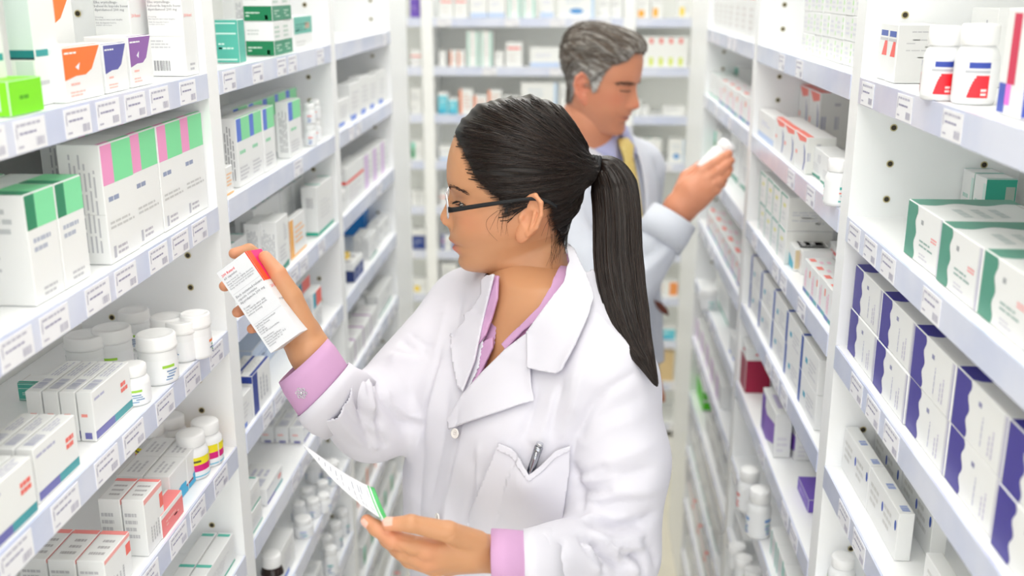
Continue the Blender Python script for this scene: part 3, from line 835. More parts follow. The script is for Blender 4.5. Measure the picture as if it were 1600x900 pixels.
LH = dict(palm=[ch((850, 876, 1.090, .0195), (785, 865, 1.055, .0158)), ch((785, 863, 1.055, .0155), (735, 854, 1.040, .0150), (667, 858, 1.020, .0105)), ch((735, 862, 1.042, .0150), (668, 875, 1.030, .0112)),
                ch((785, 867, 1.057, .0150), (735, 868, 1.047, .0140), (681, 884, 1.045, .0105)), ch((785, 868, 1.058, .0145), (700, 884, 1.060, .0100))],
          thumb=ch((746, 847, 1.033, .0118), (700, 831, 1.010, .0105), (642, 818, 0.998, .0085), (606, 819, 1.001, .0064)),
          index=ch((667, 858, 1.020, .0108), (614, 843, 1.008, .0086), (588, 825, 1.012, .0076), (573, 813, 1.016, .0060)),
          middle=ch((668, 875, 1.030, .0112), (629, 862, 1.022, .0088), (606, 843, 1.030, .0078), (592, 829, 1.040, .0062)),
          ring=ch((681, 884, 1.045, .0108), (640, 874, 1.038, .0084), (620, 858, 1.052, .0074), (608, 844, 1.060, .0060)),
          little=ch((700, 884, 1.060, .010), (660, 880, 1.058, .0076), (642, 868, 1.072, .0066), (632, 856, 1.078, .0055)))
def hand_bounds(J, m=0.03):
    A = np.array([p for k in J for c in (J[k] if k == 'palm' else [J[k]]) for p, r in c]); return A.min(0) - m, A.max(0) + m
lo, hi = hand_bounds(RH); RHV, RHQ = nets(hand_sdf(RH, .006, .010), lo, hi, 0.0014); RHV = relax(RHV, RHQ, 2)
lo, hi = hand_bounds(LH); LHV, LHQ = nets(hand_sdf(LH, .0032, .009), lo, hi, 0.0012); LHV = relax(LHV, LHQ, 2)
HANDCR = [([(716, 832), (690, 848), (665, 842)], .0025, -.0010), ([(655, 836), (640, 845), (618, 838)], .0022, -.0008), ([(660, 866), (640, 872), (618, 852)], .0022, -.0012)]
LHV = folds(LHV, LHQ, HANDCR)
def skin_tint(V, Q, pts, col=(236, 150, 120), s=0.012, a=0.45):
    T = np.tile(np.array(srgb(SKIN_W)), (len(V), 1))
    for p in pts: T = blend(T, a * np.exp(-(np.linalg.norm(V - p, axis=1) / s) ** 2), col)
    return T
tipsR = [RH[k][-1][0] for k in ('thumb', 'index', 'middle', 'ring', 'little')] + [RH['thumb'][2][0]]
tipsL = [LH[k][-1][0] for k in ('thumb', 'index', 'middle')] + [LH['index'][0][0], LH['middle'][0][0], LH['index'][1][0]]
# hidden torso, arms, legs
def w_body(G):
    d = smin(w_inner(.0125)(G), s_cone(G, np.r_[wc(0, .0), 1.45], w_local(822, 440, 0), .052, .046), 0.03)
    d = smin(d, smin(s_cone(G, R_SH, R_EL, .040, .036), s_cone(G, R_EL, P(502, 585, 1.240), .035, .024), .01), .02)
    d = smin(d, smin(s_cone(G, L_SH, L_EL, .040, .036), s_cone(G, L_EL, P(850, 876, 1.09), .030, .0195), .01), .02)
    return d
BV, BQ = nets(w_body, (-0.34, 0.90, 0.80), (0.18, 1.46, 1.53), 0.0045); BV = relax(BV, BQ, 2)
# ears
def place_ear(s):
    c = w_local(825.5, 332, s * 0.0685)
    back = -e_f * math.cos(.38) + s * e_l * math.sin(.38); out = s * e_l * math.cos(.38) + e_f * math.sin(.38)
    a = math.radians(-12); x = back * math.cos(a) + e_u * math.sin(a); y = -back * math.sin(a) + e_u * math.cos(a)
    V = c + EARV[:, :1] * x + EARV[:, 1:2] * y + EARV[:, 2:] * out
    return V, (EARQ if s > 0 else EARQ[:, ::-1])
E1, E2 = place_ear(1), place_ear(-1)
def ear_tint(V): return blend(np.tile(np.array(srgb(SKIN_W)), (len(V), 1)), np.full(len(V), .35), (238, 158, 120))
parts = [(HV, HQ), E1, E2, (RHV, RHQ), (LHV, LHQ), (BV, BQ)]
tints = [HT, ear_tint(E1[0]), ear_tint(E2[0]), skin_tint(RHV, RHQ, tipsR), skin_tint(LHV, LHQ, tipsL), np.tile(np.array(srgb(SKIN_W)), (len(BV), 1))]
V, Q = join(parts)
put('body', V, Q, M_SKIN, W_ROOT, np.concatenate(tints))
# legs, trousers, shoes below the frame
M_TROUSER = mat('charcoal_trouser', (58, 58, 66), 0.85)
M_SHOE = mat('black_shoe', (24, 24, 26), 0.4)
def legs(root, cx, cy, lat, fwd, top, m, r=.075, gap=.085):
    def fn(G):
        d = None
        for s in (-1, 1):
            h = np.array([cx + s * gap * lat[0], cy + s * gap * lat[1], top]); k = np.array([h[0] + .01 * fwd[0], h[1] + .01 * fwd[1], .48]); a = np.array([h[0], h[1], .10])
            e = smin(s_cone(G, h, k, r, r * .75), s_cone(G, k, a, r * .75, r * .62), .02); d = e if d is None else smin(d, e, .01)
        return smax(d, .045 - G[2], .004)
    lo = (cx - .25, cy - .25, .03); hi = (cx + .25, cy + .25, top + .1)
    V, Q = nets(fn, lo, hi, .009); put('trousers', relax(V, Q, 1), Q, m, root)
    for s in (-1, 1):
        a = np.array([cx + s * gap * lat[0], cy + s * gap * lat[1], 0.04])
        f3 = np.array([fwd[0], fwd[1], 0])
        def fs(G): return smax(smin(s_cone(G, a - f3 * .05, a + f3 * .06, .036, .038), s_cone(G, a + f3 * .06, a + f3 * .14 + np.array([0, 0, -.008]), .038, .028), .02), .001 - G[2], .002)
        V, Q = nets(fs, a - .22, a + .22, .007); put('shoe', V, Q, M_SHOE, root)
legs(W_ROOT, -0.045, 1.24, W_LAT, W_FWD, .86, M_TROUSER)

# fingernails
nl = [(LH['thumb'], (-FW * .75 + UP * .65), .0050, .010, .0074), (LH['index'], (-RT * .55 - FW * .75 - UP * .2), .0045, .009, .0070)]
for c, out, w_, l_, off in nl:
    V, Q = nail(c[-1][0], c[-2][0], out, w_, l_, off); put('fingernail', V, Q, M_NAIL, W_ROOT)
nl = [(RH['thumb'], (-FW * .6 + RT * .35 + UP * .5), .0055, .011, .0074), (RH['index'], (-FW * .5 + UP * .8), .0050, .0095, .0066)]
for c, out, w_, l_, off in nl:
    V, Q = nail(c[-1][0], c[-2][0], out, w_, l_, off); put('fingernail', V, Q, M_NAIL, W_ROOT)

# --- shirt cuffs
def cuff(root, name, rings, m, thick=0.0022, lab=None):
    V, Q = ring_tube(rings, 44); o = put(name, V, Q, m, root)
    sd = o.modifiers.new('thickness', 'SOLIDIFY'); sd.thickness = thick; sd.offset = 0
    if lab: tag(o, lab)
    return o
def pring(x, y, d, dx, dy, depth_r, dd=0.0):
    """ring seen as a slanted ellipse: (dx, dy) pixel half axis in the picture plane, depth_r half axis in depth"""
    c = P(x, y, d); u = P(x + dx, y + dy, d + dd) - c
    return c, u, depth_r * (FW * .93 + RT * .25 * (1 if dx > 0 else -1) * 0 + UP * .2)
cu1 = cuff(W_ROOT, 'shirt_cuff', [pring(474, 563, 1.236, 36, -32, .034), pring(484, 578, 1.238, 38, -34, .036), pring(503, 607, 1.245, 36, -37, .037), pring(516, 622, 1.255, 33, -35, .034)], M_PINK, lab='folded pink shirt cuff with flower cufflink')
cu2 = cuff(W_ROOT, 'shirt_cuff', [pring(768, 866, 1.05, 1, 34, .030), pring(795, 869, 1.056, 1, 36, .030), pring(818, 872, 1.065, 1, 37, .029), pring(840, 874, 1.075, 1, 35, .026)], M_PINK, lab='plain pink shirt cuff at the lower wrist')
# folded-back edge of the coat sleeves
cuff(W_ROOT, 'sleeve_hem', [pring(505, 609, 1.245, 39, -39, .0405), pring(516, 620, 1.252, 41, -41, .042), pring(530, 629, 1.268, 41, -44, .044), pring(548, 641, 1.292, 38, -42, .040)], M_COAT, 0.0025)
cuff(W_ROOT, 'sleeve_hem', [pring(819, 873, 1.066, 1, 41, .030), pring(840, 874, 1.075, 1, 43, .033), pring(862, 873, 1.087, 1, 44, .036), pring(885, 872, 1.102, 1, 36, .028)], M_COAT, 0.0025)
M_SILVER = mat('silver', (226, 226, 230), 0.25, metal=0.7)
b = MB()
for k in range(6):
    a = k * math.pi / 3
    for j in range(10):
        t0, t1 = 2 * math.pi * j / 10, 2 * math.pi * (j + 1) / 10
        c = (math.cos(a) * .0036, math.sin(a) * .0036)
        for (ra, za, rb, zb) in ((.0018, .0012, .0010, .0012), (.0018, 0, .0018, .0012), (.0010, .0012, .0010, 0)):
            b.poly([(c[0] + ra * math.cos(t0), c[1] + ra * math.sin(t0), za), (c[0] + ra * math.cos(t1), c[1] + ra * math.sin(t1), za), (c[0] + rb * math.cos(t1), c[1] + rb * math.sin(t1), zb), (c[0] + rb * math.cos(t0), c[1] + rb * math.sin(t0), zb)], M_SILVER)
b.lathe([(.0014, 0), (.0014, .0014), (.0008, .002)], M_SILVER, 12)
cl = b.build('cufflink', cu1); Vc, Qc = ring_tube([pring(474, 563, 1.236, 36, -32, .034), pring(503, 607, 1.245, 36, -37, .037)], 44)
l, n = hit(bvh(Vc, Qc), 472, 613)
if l is None: l, n = P(472, 613, 1.235), -FW
if n @ FW > 0: n = -n
cl.rotation_mode = 'QUATERNION'; cl.rotation_quaternion = Vector(n).to_track_quat('Z', 'Y'); cl.location = Vector(l + n * .0015) - W_ROOT.location; cl.scale = (1.35, 1.35, 1.35)
tag(cl, 'silver flower-shaped cufflink')

# --- hair
ha = np.clip(0.5 + 0.5 * np.sin(phi * 83 + rr * .02) * np.sin(phi * 37 + 2), 0, 1)
def hair_mesh(name, V, Q, tint, parent):
    return put(name, V, Q, M_HAIR, parent, tint)
M_HAIR = vcol_mat('sleek_dark_hair', 0.33, spec=0.30)
M_HAIR.node_tree.nodes['Principled BSDF'].inputs['Anisotropic'].default_value = 0.5
c1, c2 = np.array(srgb((20, 15, 13))), np.array(srgb((42, 31, 26)))
hair_o = hair_mesh('hair', side_hair, HAIRQ, c1 + (c2 - c1) * (ha * rng.uniform(.3, 1, len(ha)))[:, None], W_ROOT)
tag(hair_o, 'sleek dark hair combed back')
from mathutils.kdtree import KDTree
inside = np.nonzero((hd > -12) & (lt > -0.004))[0]
kd = KDTree(len(inside))
for i, q in enumerate(inside): kd.insert((px[q], py[q], 0), i)
kd.balance()
def surf(x, y, lift):
    r = kd.find_n((x, y, 0), 3); p = np.zeros(3); w = 0
    for co, i, d in r:
        k = 1 / (d + .3); q = inside[i]; p += k * (side_hair[q] + HN[q] * lift); w += k
    return p / w
paths = []
HLp = smooth_poly(HAIRLINE, 6)
fine = []
for k in range(850):
    if k < 420:
        s0 = HLp[rng.randint(len(HLp))]; s0 = s0 + (s0 - TIE) / np.linalg.norm(s0 - TIE) * abs(rng.normal(0, 4.5)) + rng.normal(0, 1, 2)
    else:
        q = inside[rng.randint(len(inside))]; s0 = np.array([px[q], py[q]])
    if s0[0] > 895: continue
    e0 = TIE + np.array([-9, rng.uniform(-13, 14)])
    nrm = np.array([-(e0 - s0)[1], (e0 - s0)[0]]); L0 = np.linalg.norm(nrm) + 1e-6
    bow = rng.normal(0, .02) * L0 + (-.05 * L0 if s0[1] < 262 else .05 * L0); ph = rng.uniform(0, 6)
    lf0, lf1 = rng.uniform(.0002, .0012), rng.uniform(.0004, .0016); pts = []
    for t in np.linspace(0, 1, 15):
        q = s0 + (e0 - s0) * t + nrm / L0 * bow * math.sin(math.pi * t) + nrm / L0 * .5 * math.sin(ph + 7 * t)
        pts.append(surf(q[0], q[1], lf0 + (lf1 - lf0) * t if t > .05 else -.0005))
    (fine if k < 420 else paths).append(pts)
V, Q = join([strand_mesh(paths, .00055, .0004), strand_mesh(fine, .00013, .0005)]); paths = paths + fine
st = np.repeat(rng.uniform(0, 1, len(paths)), 15 * 4)[:, None]; put('hair_strands', V, Q, M_HAIR, W_ROOT, c1 + (c2 * 1.25 - c1) * st)['kind'] = 'stuff'

# ponytail: a flattened tapering lock hanging from the tie
PT = smooth_poly([(928, 258), (944, 264), (958, 292), (964, 340), (966, 400), (974, 460), (990, 520), (1010, 565), (1027, 604)], 8)
PWID = np.interp(np.linspace(0, 1, len(PT)), [0, .06, .14, .25, .4, .55, .68, .8, .9, 1], [10, 14, 26, 35, 36, 36, 31, 20, 10, 1.5])
PDEP = np.interp(np.linspace(0, 1, len(PT)), [0, .08, .25, .6, .85, 1], [1.335, 1.335, 1.320, 1.225, 1.150, 1.130])
rings = []; n_r = 120
tg = np.gradient(PT, axis=0); tg /= np.linalg.norm(tg, axis=1)[:, None]
Vp, Tp = [], []
NZ = [rng.uniform(0, 6.28) for _ in range(12)]
for i in range(len(PT)):
    c = P(PT[i][0], PT[i][1], PDEP[i]); nx, ny = -tg[i][1], tg[i][0]
    u = P(PT[i][0] + nx * PWID[i], PT[i][1] + ny * PWID[i], PDEP[i]) - c; th_ = np.linalg.norm(u) * (.62 if i > 8 else .8)
    f = i / (len(PT) - 1)
    for k in range(n_r):
        a = 2 * math.pi * k / n_r
        g = 1 + (.045 * math.sin(9 * a + NZ[0] + f * 2) + .03 * math.sin(17 * a + NZ[1] - f * 3) + .022 * math.sin(31 * a + NZ[2] + f * 4) + .016 * math.sin(53 * a + NZ[3])) * min(1, f * 6)
        Vp.append(c + u * math.cos(a) * g + FW * th_ * math.sin(a) * g); Tp.append(.5 + .5 * math.sin(23 * a + f * 3) * math.sin(41 * a + 1))
Qp = [(i * n_r + k, (i + 1) * n_r + k, (i + 1) * n_r + (k + 1) % n_r, i * n_r + (k + 1) % n_r) for i in range(len(PT) - 1) for k in range(n_r)]
Tp = np.clip(np.array(Tp), 0, 1)[:, None]; Vp = np.array(Vp)
pony = put('ponytail', Vp, Qp, M_HAIR, W_ROOT, c1 + (c2 - c1) * Tp)
paths = []
for k in range(420):
    a = rng.uniform(0, 2 * math.pi); g0 = rng.uniform(.985, 1.05); i0 = rng.randint(2, 14); i1 = rng.randint(len(PT) - 14, len(PT)); sw = rng.normal(0, .25); pts = []
    for i in np.linspace(i0, i1 - 1, 16):
        j = int(i); fr = i - j; j2 = min(j + 1, len(PT) - 1)
        c = P(*(PT[j] * (1 - fr) + PT[j2] * fr), PDEP[j] * (1 - fr) + PDEP[j2] * fr); w = PWID[j] * (1 - fr) + PWID[j2] * fr
        t_ = tg[j] * (1 - fr) + tg[j2] * fr; aa = a + sw * (i - i0) / len(PT); u = P(800 - t_[1] * w, 450 + t_[0] * w, 1.3) - P(800, 450, 1.3)
        pts.append(c + u * math.cos(aa) * g0 + FW * np.linalg.norm(u) * .62 * math.sin(aa) * g0)
    paths.append(pts)
V, Q = strand_mesh(paths, .0006, .0003)
st = np.repeat(rng.uniform(0, 1, len(paths)), 16 * 4)[:, None]; put('hair_strands', V, Q, M_HAIR, W_ROOT, c1 + (c2 * 1.25 - c1) * st)['kind'] = 'stuff'
# loose wisps at the nape and temple
paths = []
for x0, y0, x1, y1, n_ in ((866, 356, 858, 412, 9), (884, 380, 884, 398, 6), (788, 318, 786, 350, 8), (872, 368, 866, 404, 7), (858, 330, 852, 368, 5)):
    for k in range(n_):
        s0 = np.array([x0, y0]) + rng.normal(0, 4, 2); e0 = np.array([x1, y1]) + rng.normal(0, 7, 2); bx = rng.normal(0, 5); pts = []
        for t in np.linspace(0, 1, 10):
            q = s0 + (e0 - s0) * t + np.array([bx * math.sin(3 * t), 0]); i = np.argmin((px - q[0]) ** 2 + (py - q[1]) ** 2 + 1e6 * (lt < 0.004)); pts.append(HV[i] + HN[i] * (.001 + .001 * t))
        paths.append(smooth_poly(pts[::3], 4))
V, Q = strand_mesh(paths, .00022, .00008); put('hair_strands', V, Q, M_HAIR, W_ROOT, np.tile(c1, (len(V), 1)))['kind'] = 'stuff'
# elastic
M_ELASTIC = mat('black_elastic', (22, 22, 24), 0.7)
tc_ = P(929, 264, 1.333)
Vt, Qt = [], []
for q, off in enumerate((-5, 0, 5)):
    cc = P(929 + off * .95, 264 + off * .15 - 1, 1.333); rg = []
    for i in range(25):
        a = 2 * math.pi * i / 24; pnt = cc + (P(800 - 2.8, 450 + 17.5, 1.333) - P(800, 450, 1.333)) * math.cos(a) + FW * .0125 * math.sin(a); rg.append(pnt)
    V, Q = strand_mesh([rg], .0030, .0030, 8); Qt += [tuple(i + len(Vt) for i in f) for f in Q]; Vt += list(V)
put('hair_tie', np.array(Vt), Qt, M_ELASTIC, W_ROOT)

# --- eyes, brows, lashes
for s in (1, -1):
    c = w_local(733.5, 314.5, s * .0300); r = .0112
    b = MB(); b.lathe([(max(1e-4, r * math.sin(t)), -r * math.cos(t)) for t in np.linspace(0.02, math.pi - .42, 16)], M_EYE, 26)
    b.lathe([(max(1e-4, (r + .0004) * math.sin(t)), -(r + .0004) * math.cos(t)) for t in np.linspace(math.pi - .50, math.pi - .02, 7)], M_IRIS, 26)
    o = b.build('eye', W_ROOT); o.rotation_mode = 'QUATERNION'; o.rotation_quaternion = Vector(e_f - .35 * e_u).to_track_quat('Z', 'Y'); o.location = Vector(c) - W_ROOT.location
    def skin_at(x, y, lat, lift):
        i = np.argmin(((py - y) * HS) ** 2 + (lt - lat) ** 2 + 1.0 * (px > 760)); return HV[i] + HN[i] * lift
    paths = []
    for k in range(70):
        f = k / 69; la_ = s * (.019 + .030 * f + rng.normal(0, .0004)); yy = 291 - 6.0 * math.sin(f * 2.2) + 9 * f * f + rng.normal(0, 1.6)
        p0 = skin_at(0, yy, la_, .0004); p1 = skin_at(0, yy - 1.5 + f * 3, la_ + s * .004, .0012); paths.append([p0, (p0 + p1) / 2 + HN[0] * 0, p1])
    V, Q = strand_mesh(paths, .00042, .0002); put('eyebrow', V, Q, mat('brow_hair', (70, 50, 42), .6), W_ROOT)
    paths = []
    for k in range(30):
        f = k / 29; la_ = s * (.021 + .022 * f); yy = 313.2 - 2.6 * math.sin(f * 3.14) + 1.5 * f
        p0 = skin_at(0, yy, la_, .0012); paths.append([p0, p0 + e_f * .004 - e_u * .0015 + s * e_l * .001, p0 + e_f * .007 - e_u * .0003 + s * e_l * .0025])
    lidp = [skin_at(0, 313.2 - 2.6 * math.sin(f * 3.14) + 1.5 * f, s * (.0205 + .0235 * f), .0008) for f in np.linspace(0, 1, 16)]
    V, Q = strand_mesh(paths, .00030, .00010); V2, Q2 = strand_mesh([lidp], .0007, .0006, 6); V, Q = join([(V, Q), (V2, Q2)])
    put('eyelashes', V, Q, M_LASH, W_ROOT)

# --- glasses
M_FRAME = mat('black_frame', (14, 15, 18), 0.45, spec=0.3)
GL = None
gx = 699.0
def lens_ring(s):
    c = w_local(gx, 316, s * .034); out = []
    for k in range(33):
        a = 2 * math.pi * k / 32; yl = .0235 * np.sign(math.cos(a)) * abs(math.cos(a)) ** .75; zl = .0155 * np.sign(math.sin(a)) * abs(math.sin(a)) ** .75
        out.append(c + s * e_l * yl + e_u * zl - e_f * (.0042 * ((yl + .0235) / .047) ** 2 + .10 * zl * 0 - .08 * zl))
    return out
V, Q = [], []
segs = [lens_ring(1), lens_ring(-1)]
br = [w_local(gx + 1, 311, s) for s in (.011, .006, 0, -.006, -.011)]; br[1] = br[1] + e_f * .002; br[2] = br[2] + e_f * .003; br[3] = br[3] + e_f * .002; segs.append(br)
V, Q = strand_mesh(segs, .0011, .0011, 8)
gl_o = put('glasses', V, Q, M_SILVER, W_ROOT); tag(gl_o, 'rectangular glasses with silver rims and black temples')
for s in (1, -1):
    pts = smooth_poly([w_local(704, 319, s * .0585), w_local(707, 319.5, s * .064), w_local(720, 317.5, s * .068), w_local(760, 310.5, s * .0735), w_local(800, 304.5, s * .0775), w_local(830, 301, s * .078), w_local(852, 305, s * .077), w_local(867, 314, s * .075)], 5)
    hgt = np.interp(np.linspace(0, 1, len(pts)), [0, .1, .25, .7, 1], [.0036, .0036, .0030, .0022, .0026])
    rings = []
    for i in range(len(pts)): rings.append((pts[i], e_u * hgt[i], e_l * s * .0010))
    V, Q = ring_tube(rings, 12, (True, True)); o = put('temple', V, Q, M_FRAME, gl_o) if False else new_obj('temple', pymesh('temple', np.array(V) - np.array(W_ROOT.location), Q, M_FRAME), gl_o)
    R = lens_ring(s)[:-1]; c = np.mean(R, 0)
    Vl = np.array([c] + R) - np.array(W_ROOT.location); Ql = [(0, 1 + k, 1 + (k + 1) % 32) for k in range(32)]
    new_obj('lens', pymesh('lens', Vl, Ql, mat('spectacle_glass', (255, 255, 255), 0.02, alpha=0.12)), gl_o)
    pts = [w_local(703, 322, s * .012), w_local(699, 325, s * .009), w_local(702, 330, s * .009)]
    V, Q = strand_mesh([pts], .0007, .0014, 8); new_obj('nose_pad', pymesh('nose_pad', V - np.array(W_ROOT.location), Q, M_SILVER), gl_o)

# ------------------------------------------------------------------ things she holds
M_CARD = paper((226, 227, 231))
def text_obj(s, size, m, parent, M, name='lettering', bold=0.0):
    c = bpy.data.curves.new(name, 'FONT'); c.body = s; c.size = size; c.space_line = 1.0; c.offset = bold; c.resolution_u = 1
    o = bpy.data.objects.new(name, c); COL.objects.link(o); dg = bpy.context.evaluated_depsgraph_get()
    me = bpy.data.meshes.new_from_object(o.evaluated_get(dg)); bpy.data.objects.remove(o)
    me.materials.clear(); me.materials.append(m); t = new_obj(name, me, parent); t.matrix_local = M
    return t
# the carton: local X width, Y down its length on the printed face, Z out of the printed face (towards the viewer)
wv = FW * .97 + RT * .17 + UP * .10; wv = wv / np.linalg.norm(wv)
uv = (RT * 50 + UP * 34) / 60.5; uv = uv - wv * (uv @ wv); uv /= np.linalg.norm(uv); vv = np.cross(uv, -wv); vv = -vv if vv @ UP > 0 else vv
bx_c = P(403.5, 472.5, 1.2)
Wb, Lb, Db = .0446, .1125, .0440
held = empty('medicine_carton'); held.matrix_world = Matrix(((uv[0], -vv[0], -wv[0], bx_c[0]), (uv[1], -vv[1], -wv[1], bx_c[1]), (uv[2], -vv[2], -wv[2], bx_c[2]), (0, 0, 0, 1)))
tag(held, 'white capsule carton with pink and orange side held in the raised hand', 'medicine box')
b = MB(); w2, l2 = Wb / 2, Lb / 2
b.box(-w2, w2, -l2, l2, -Db, 0, M_CARD)
PKC, ORC = paper((238, 30, 122)), paper((240, 84, 48))
y1, e = l2, .0003
def sq(y0, y1, z0, z1, m): b.poly([(w2 + e, y0, z0), (w2 + e, y1, z0), (w2 + e, y1, z1), (w2 + e, y0, z1)][::1], m)
sq(l2 - .040, l2, -.013, 0, ORC); sq(l2 - .040, l2, -Db, -.013, PKC)
b.poly([(w2 - .0015, l2 - .040, e), (w2, l2 - .040, e), (w2, l2, e), (w2 - .0015, l2, e)], ORC)
b.poly([(-w2, l2 + e, -.001), (-w2, l2 + e, -.0022), (w2, l2 + e, -.0022), (w2, l2 + e, -.001)], paper((120, 104, 96)))
for yy in (.0235, -.0185): b.poly([(-w2 + .002, yy, e), (w2 - .001, yy, e), (w2 - .001, yy + .0004, e), (-w2 + .002, yy + .0004, e)], paper((205, 205, 210)))
b.build('carton_body', held)
M_TXT = paper((118, 120, 128)); M_TXR = paper((236, 78, 84))
def tx(s, x, y, size, m=M_TXT, bold=0.0): text_obj(s, size, m, held, Matrix.Translation((x, y, .0004)), 'lettering', bold)
x0 = -w2 + .003
tx('200 Retard', x0, .0475, .0042, M_TXR, .00006); tx('60 capsules', x0, .0430, .0042)
tx('Store below 30 °C\nKeep the bottle tightly closed in\norder to protect from moisture\nKeep out of reach of children', x0, .0385, .0029)
tx('Each sustained release\ncapsule contains\ndipyridamole 200 mg', x0, .0180, .0043)
tx('Dosage:\nOne capsule twice daily\nTo be swallowed whole\nwithout chewing', x0, .0022, .0031)
tx('Ingelheim Pharmaceuticals\n407 Pine Avenue\nFerndale\nRandburg\nSouth Africa/Suid-Afrika', x0, -.0218, .0028)
tx('Manufacturer:\nBoehringer Ingelheim\nPharma GmbH & Co. KG\nBirkendorfer Str. 65\nGermany', x0, -.0385, .0028)
def tx_side(s, y, z, size, m): text_obj(s, size, m, held, Matrix.Translation((w2 + .0004, y, z)) @ Matrix.Rotation(math.pi / 2, 4, 'Y'), 'lettering')
tx_side('200 Retard', .006, -.004, .0055, M_TXR); tx_side('60 capsules', -.011, -.004, .0038, M_TXT); tx_side('200 mg\n60', -.045, -.022, .0040, M_TXT)

# the prescription: a curved sheet
GREEN, PAPW = mat('green_print', (62, 178, 92), .5), mat('prescription_paper', (236, 237, 241), .55)
rows = []
EDGE_N = smooth_poly([(610, 818, 1.000), (590, 806, 1.004), (552, 778, 1.018), (512, 740, 1.034), (476, 697, 1.05)], 8)
EDGE_F = smooth_poly([(585, 762, 1.058), (571, 757, 1.062), (540, 740, 1.074), (508, 718, 1.088), (474, 694, 1.10)], 8)
NP = len(EDGE_N); Vs = []; nw = 9
for i in range(NP):
    a, c = P(*EDGE_N[i]), P(*EDGE_F[i])
    for j in range(nw): Vs.append(a + (c - a) * j / (nw - 1) + UP * -.002 * math.sin(math.pi * j / (nw - 1)))
Vs = np.array(Vs); Qs, ms = [], []
for i in range(NP - 1):
    for j in range(nw - 1): Qs.append((i * nw + j, i * nw + j + 1, (i + 1) * nw + j + 1, (i + 1) * nw + j)); ms.append(1 if i in (0, 1, 2, 3, 4, 6) else 0)
me = pymesh('prescription_sheet', Vs, Qs, [PAPW, GREEN]); me.polygons.foreach_set('material_index', ms)
pres = tag(new_obj('prescription_sheet', me), 'folded white prescription slip with green striped end in the lower hand', 'paper')
sd = pres.modifiers.new('thickness', 'SOLIDIFY'); sd.thickness = .0003
b = MB(); PI_ = paper((120, 122, 142))
for i in (8, 9, 11, 12, 14, 16, 18, 20, 22, 24, 26, 29):
    for j0, j1 in ((.08, .3), (.34, .55), (.6, .86)):
        if rng.uniform() < .8:
            f = lambda t, dd: Vs[i * nw] + (Vs[i * nw + nw - 1] - Vs[i * nw]) * t + (Vs[(i + 1) * nw] - Vs[i * nw]) * dd - UP * .002 * math.sin(math.pi * t) - FW * .0016
            b.poly([f(j0, 0), f(j1, 0), f(j1, .25), f(j0, .25)], PI_)
b.build('printed_lines', pres)

# the pen in the pocket
l, n = hit(FRONT_T, 838, 712); base = l + n * .0085
p_ax = P(838, 700, 1.25) - P(824, 740, 1.25); p_ax /= np.linalg.norm(p_ax)
pen = empty('pen'); tag(pen, 'chrome clip pen tucked into the breast pocket', 'pen')
pen.location = Vector(base); pen.rotation_mode = 'QUATERNION'; pen.rotation_quaternion = Vector(p_ax + n * .30).to_track_quat('Z', 'Y')
M_CHROME = mat('chrome', (170, 172, 178), 0.12, metal=1.0)
b = MB(); b.lathe([(.0022, -.046), (.0042, -.036), (.0046, 0), (.0046, .006), (.0050, .007), (.0050, .0130), (.0042, .0136), (.003, .0136)], M_CHROME, 24); b.build('barrel', pen)
b = MB(); b.lathe([(.0040, 0), (.0042, .004), (.0040, .0046)], mat('pen_button', (210, 212, 216), .2, metal=1), 20, (0, 0, .0134)); b.build('push_button', pen)
V, Q = ring_tube([((-.0006, -.0066, .009), (.0016, 0, 0), (0, .0008, 0)), ((-.0006, -.0078, 0), (.0016, 0, 0), (0, .0007, 0)), ((-.0006, -.0074, -.018), (.0014, 0, 0), (0, .0006, 0)), ((-.0006, -.0068, -.026), (.0020, 0, 0), (0, .0012, 0))], 12, (True, True))
cp = new_obj('clip', pymesh('clip', V, Q, M_CHROME), pen)
# turn the clip towards the viewer
vdir = Vector(-FW); loc = pen.rotation_quaternion.inverted() @ vdir; cp.rotation_euler = (0, 0, math.atan2(loc.y, loc.x) + math.pi / 2)

# ------------------------------------------------------------------ the man
M_ROOT = empty('person', (0.10, 2.32, 0))
tag(M_ROOT, 'man with grey hair in white coat and yellow tie reading a bottle', 'person')
MS = 0.92 * 2.25 / F_PX
# profile drawing of the head, facing left in the drawing (origin 945,130), about the photograph's scale; 170 px from crown to chin
M_TAB = [(42, 950, 966, 6, 0), (43.5, 932, 985, 22, 0), (46, 918, 998, 36, 0), (51, 906, 1010, 49, 0), (58, 897, 1018, 59, 0), (67, 891, 1024, 67, 0), (78, 887.5, 1027, 72, 0), (90, 886, 1028, 75, 0),
         (102, 885.5, 1026, 76, 0), (110, 886.5, 1023, 75.5, 1), (117, 889, 1020, 75, 2), (124, 890.5, 1016, 74, 3), (134, 891, 1011, 72.5, 6), (146, 889.5, 1007, 70, 10), (156, 888, 1004, 68, 13),
         (163, 887.5, 1003, 66.5, 16), (170, 889, 1002, 65, 19), (177, 891, 1002, 63, 22), (184, 893, 1002, 60.5, 25), (190, 893.5, 1002, 58, 28), (197, 893, 1002, 55, 31), (203, 894.5, 1003, 52, 33), (207.5, 900, 1003, 50, 34),
         (209.5, 911, 1004, 52, 35), (211, 927, 1005, 56, 34), (220, 931, 1007, 58, 28), (236, 934, 1012, 60, 18), (256, 936, 1022, 70, 6)]
M_NOSE = np.array([(108, 0, 7.5), (114, 0.5, 7.5), (120, 2.6, 7.8), (126, 5.0, 8.2), (132, 7.8, 9), (138, 10.8, 10), (144, 13.6, 11.5), (148, 14.6, 12.5), (152, 14.0, 13.5), (155, 10.5, 14), (158, 5.5, 14), (161, 1.8, 14), (165, 0, 14)], float)
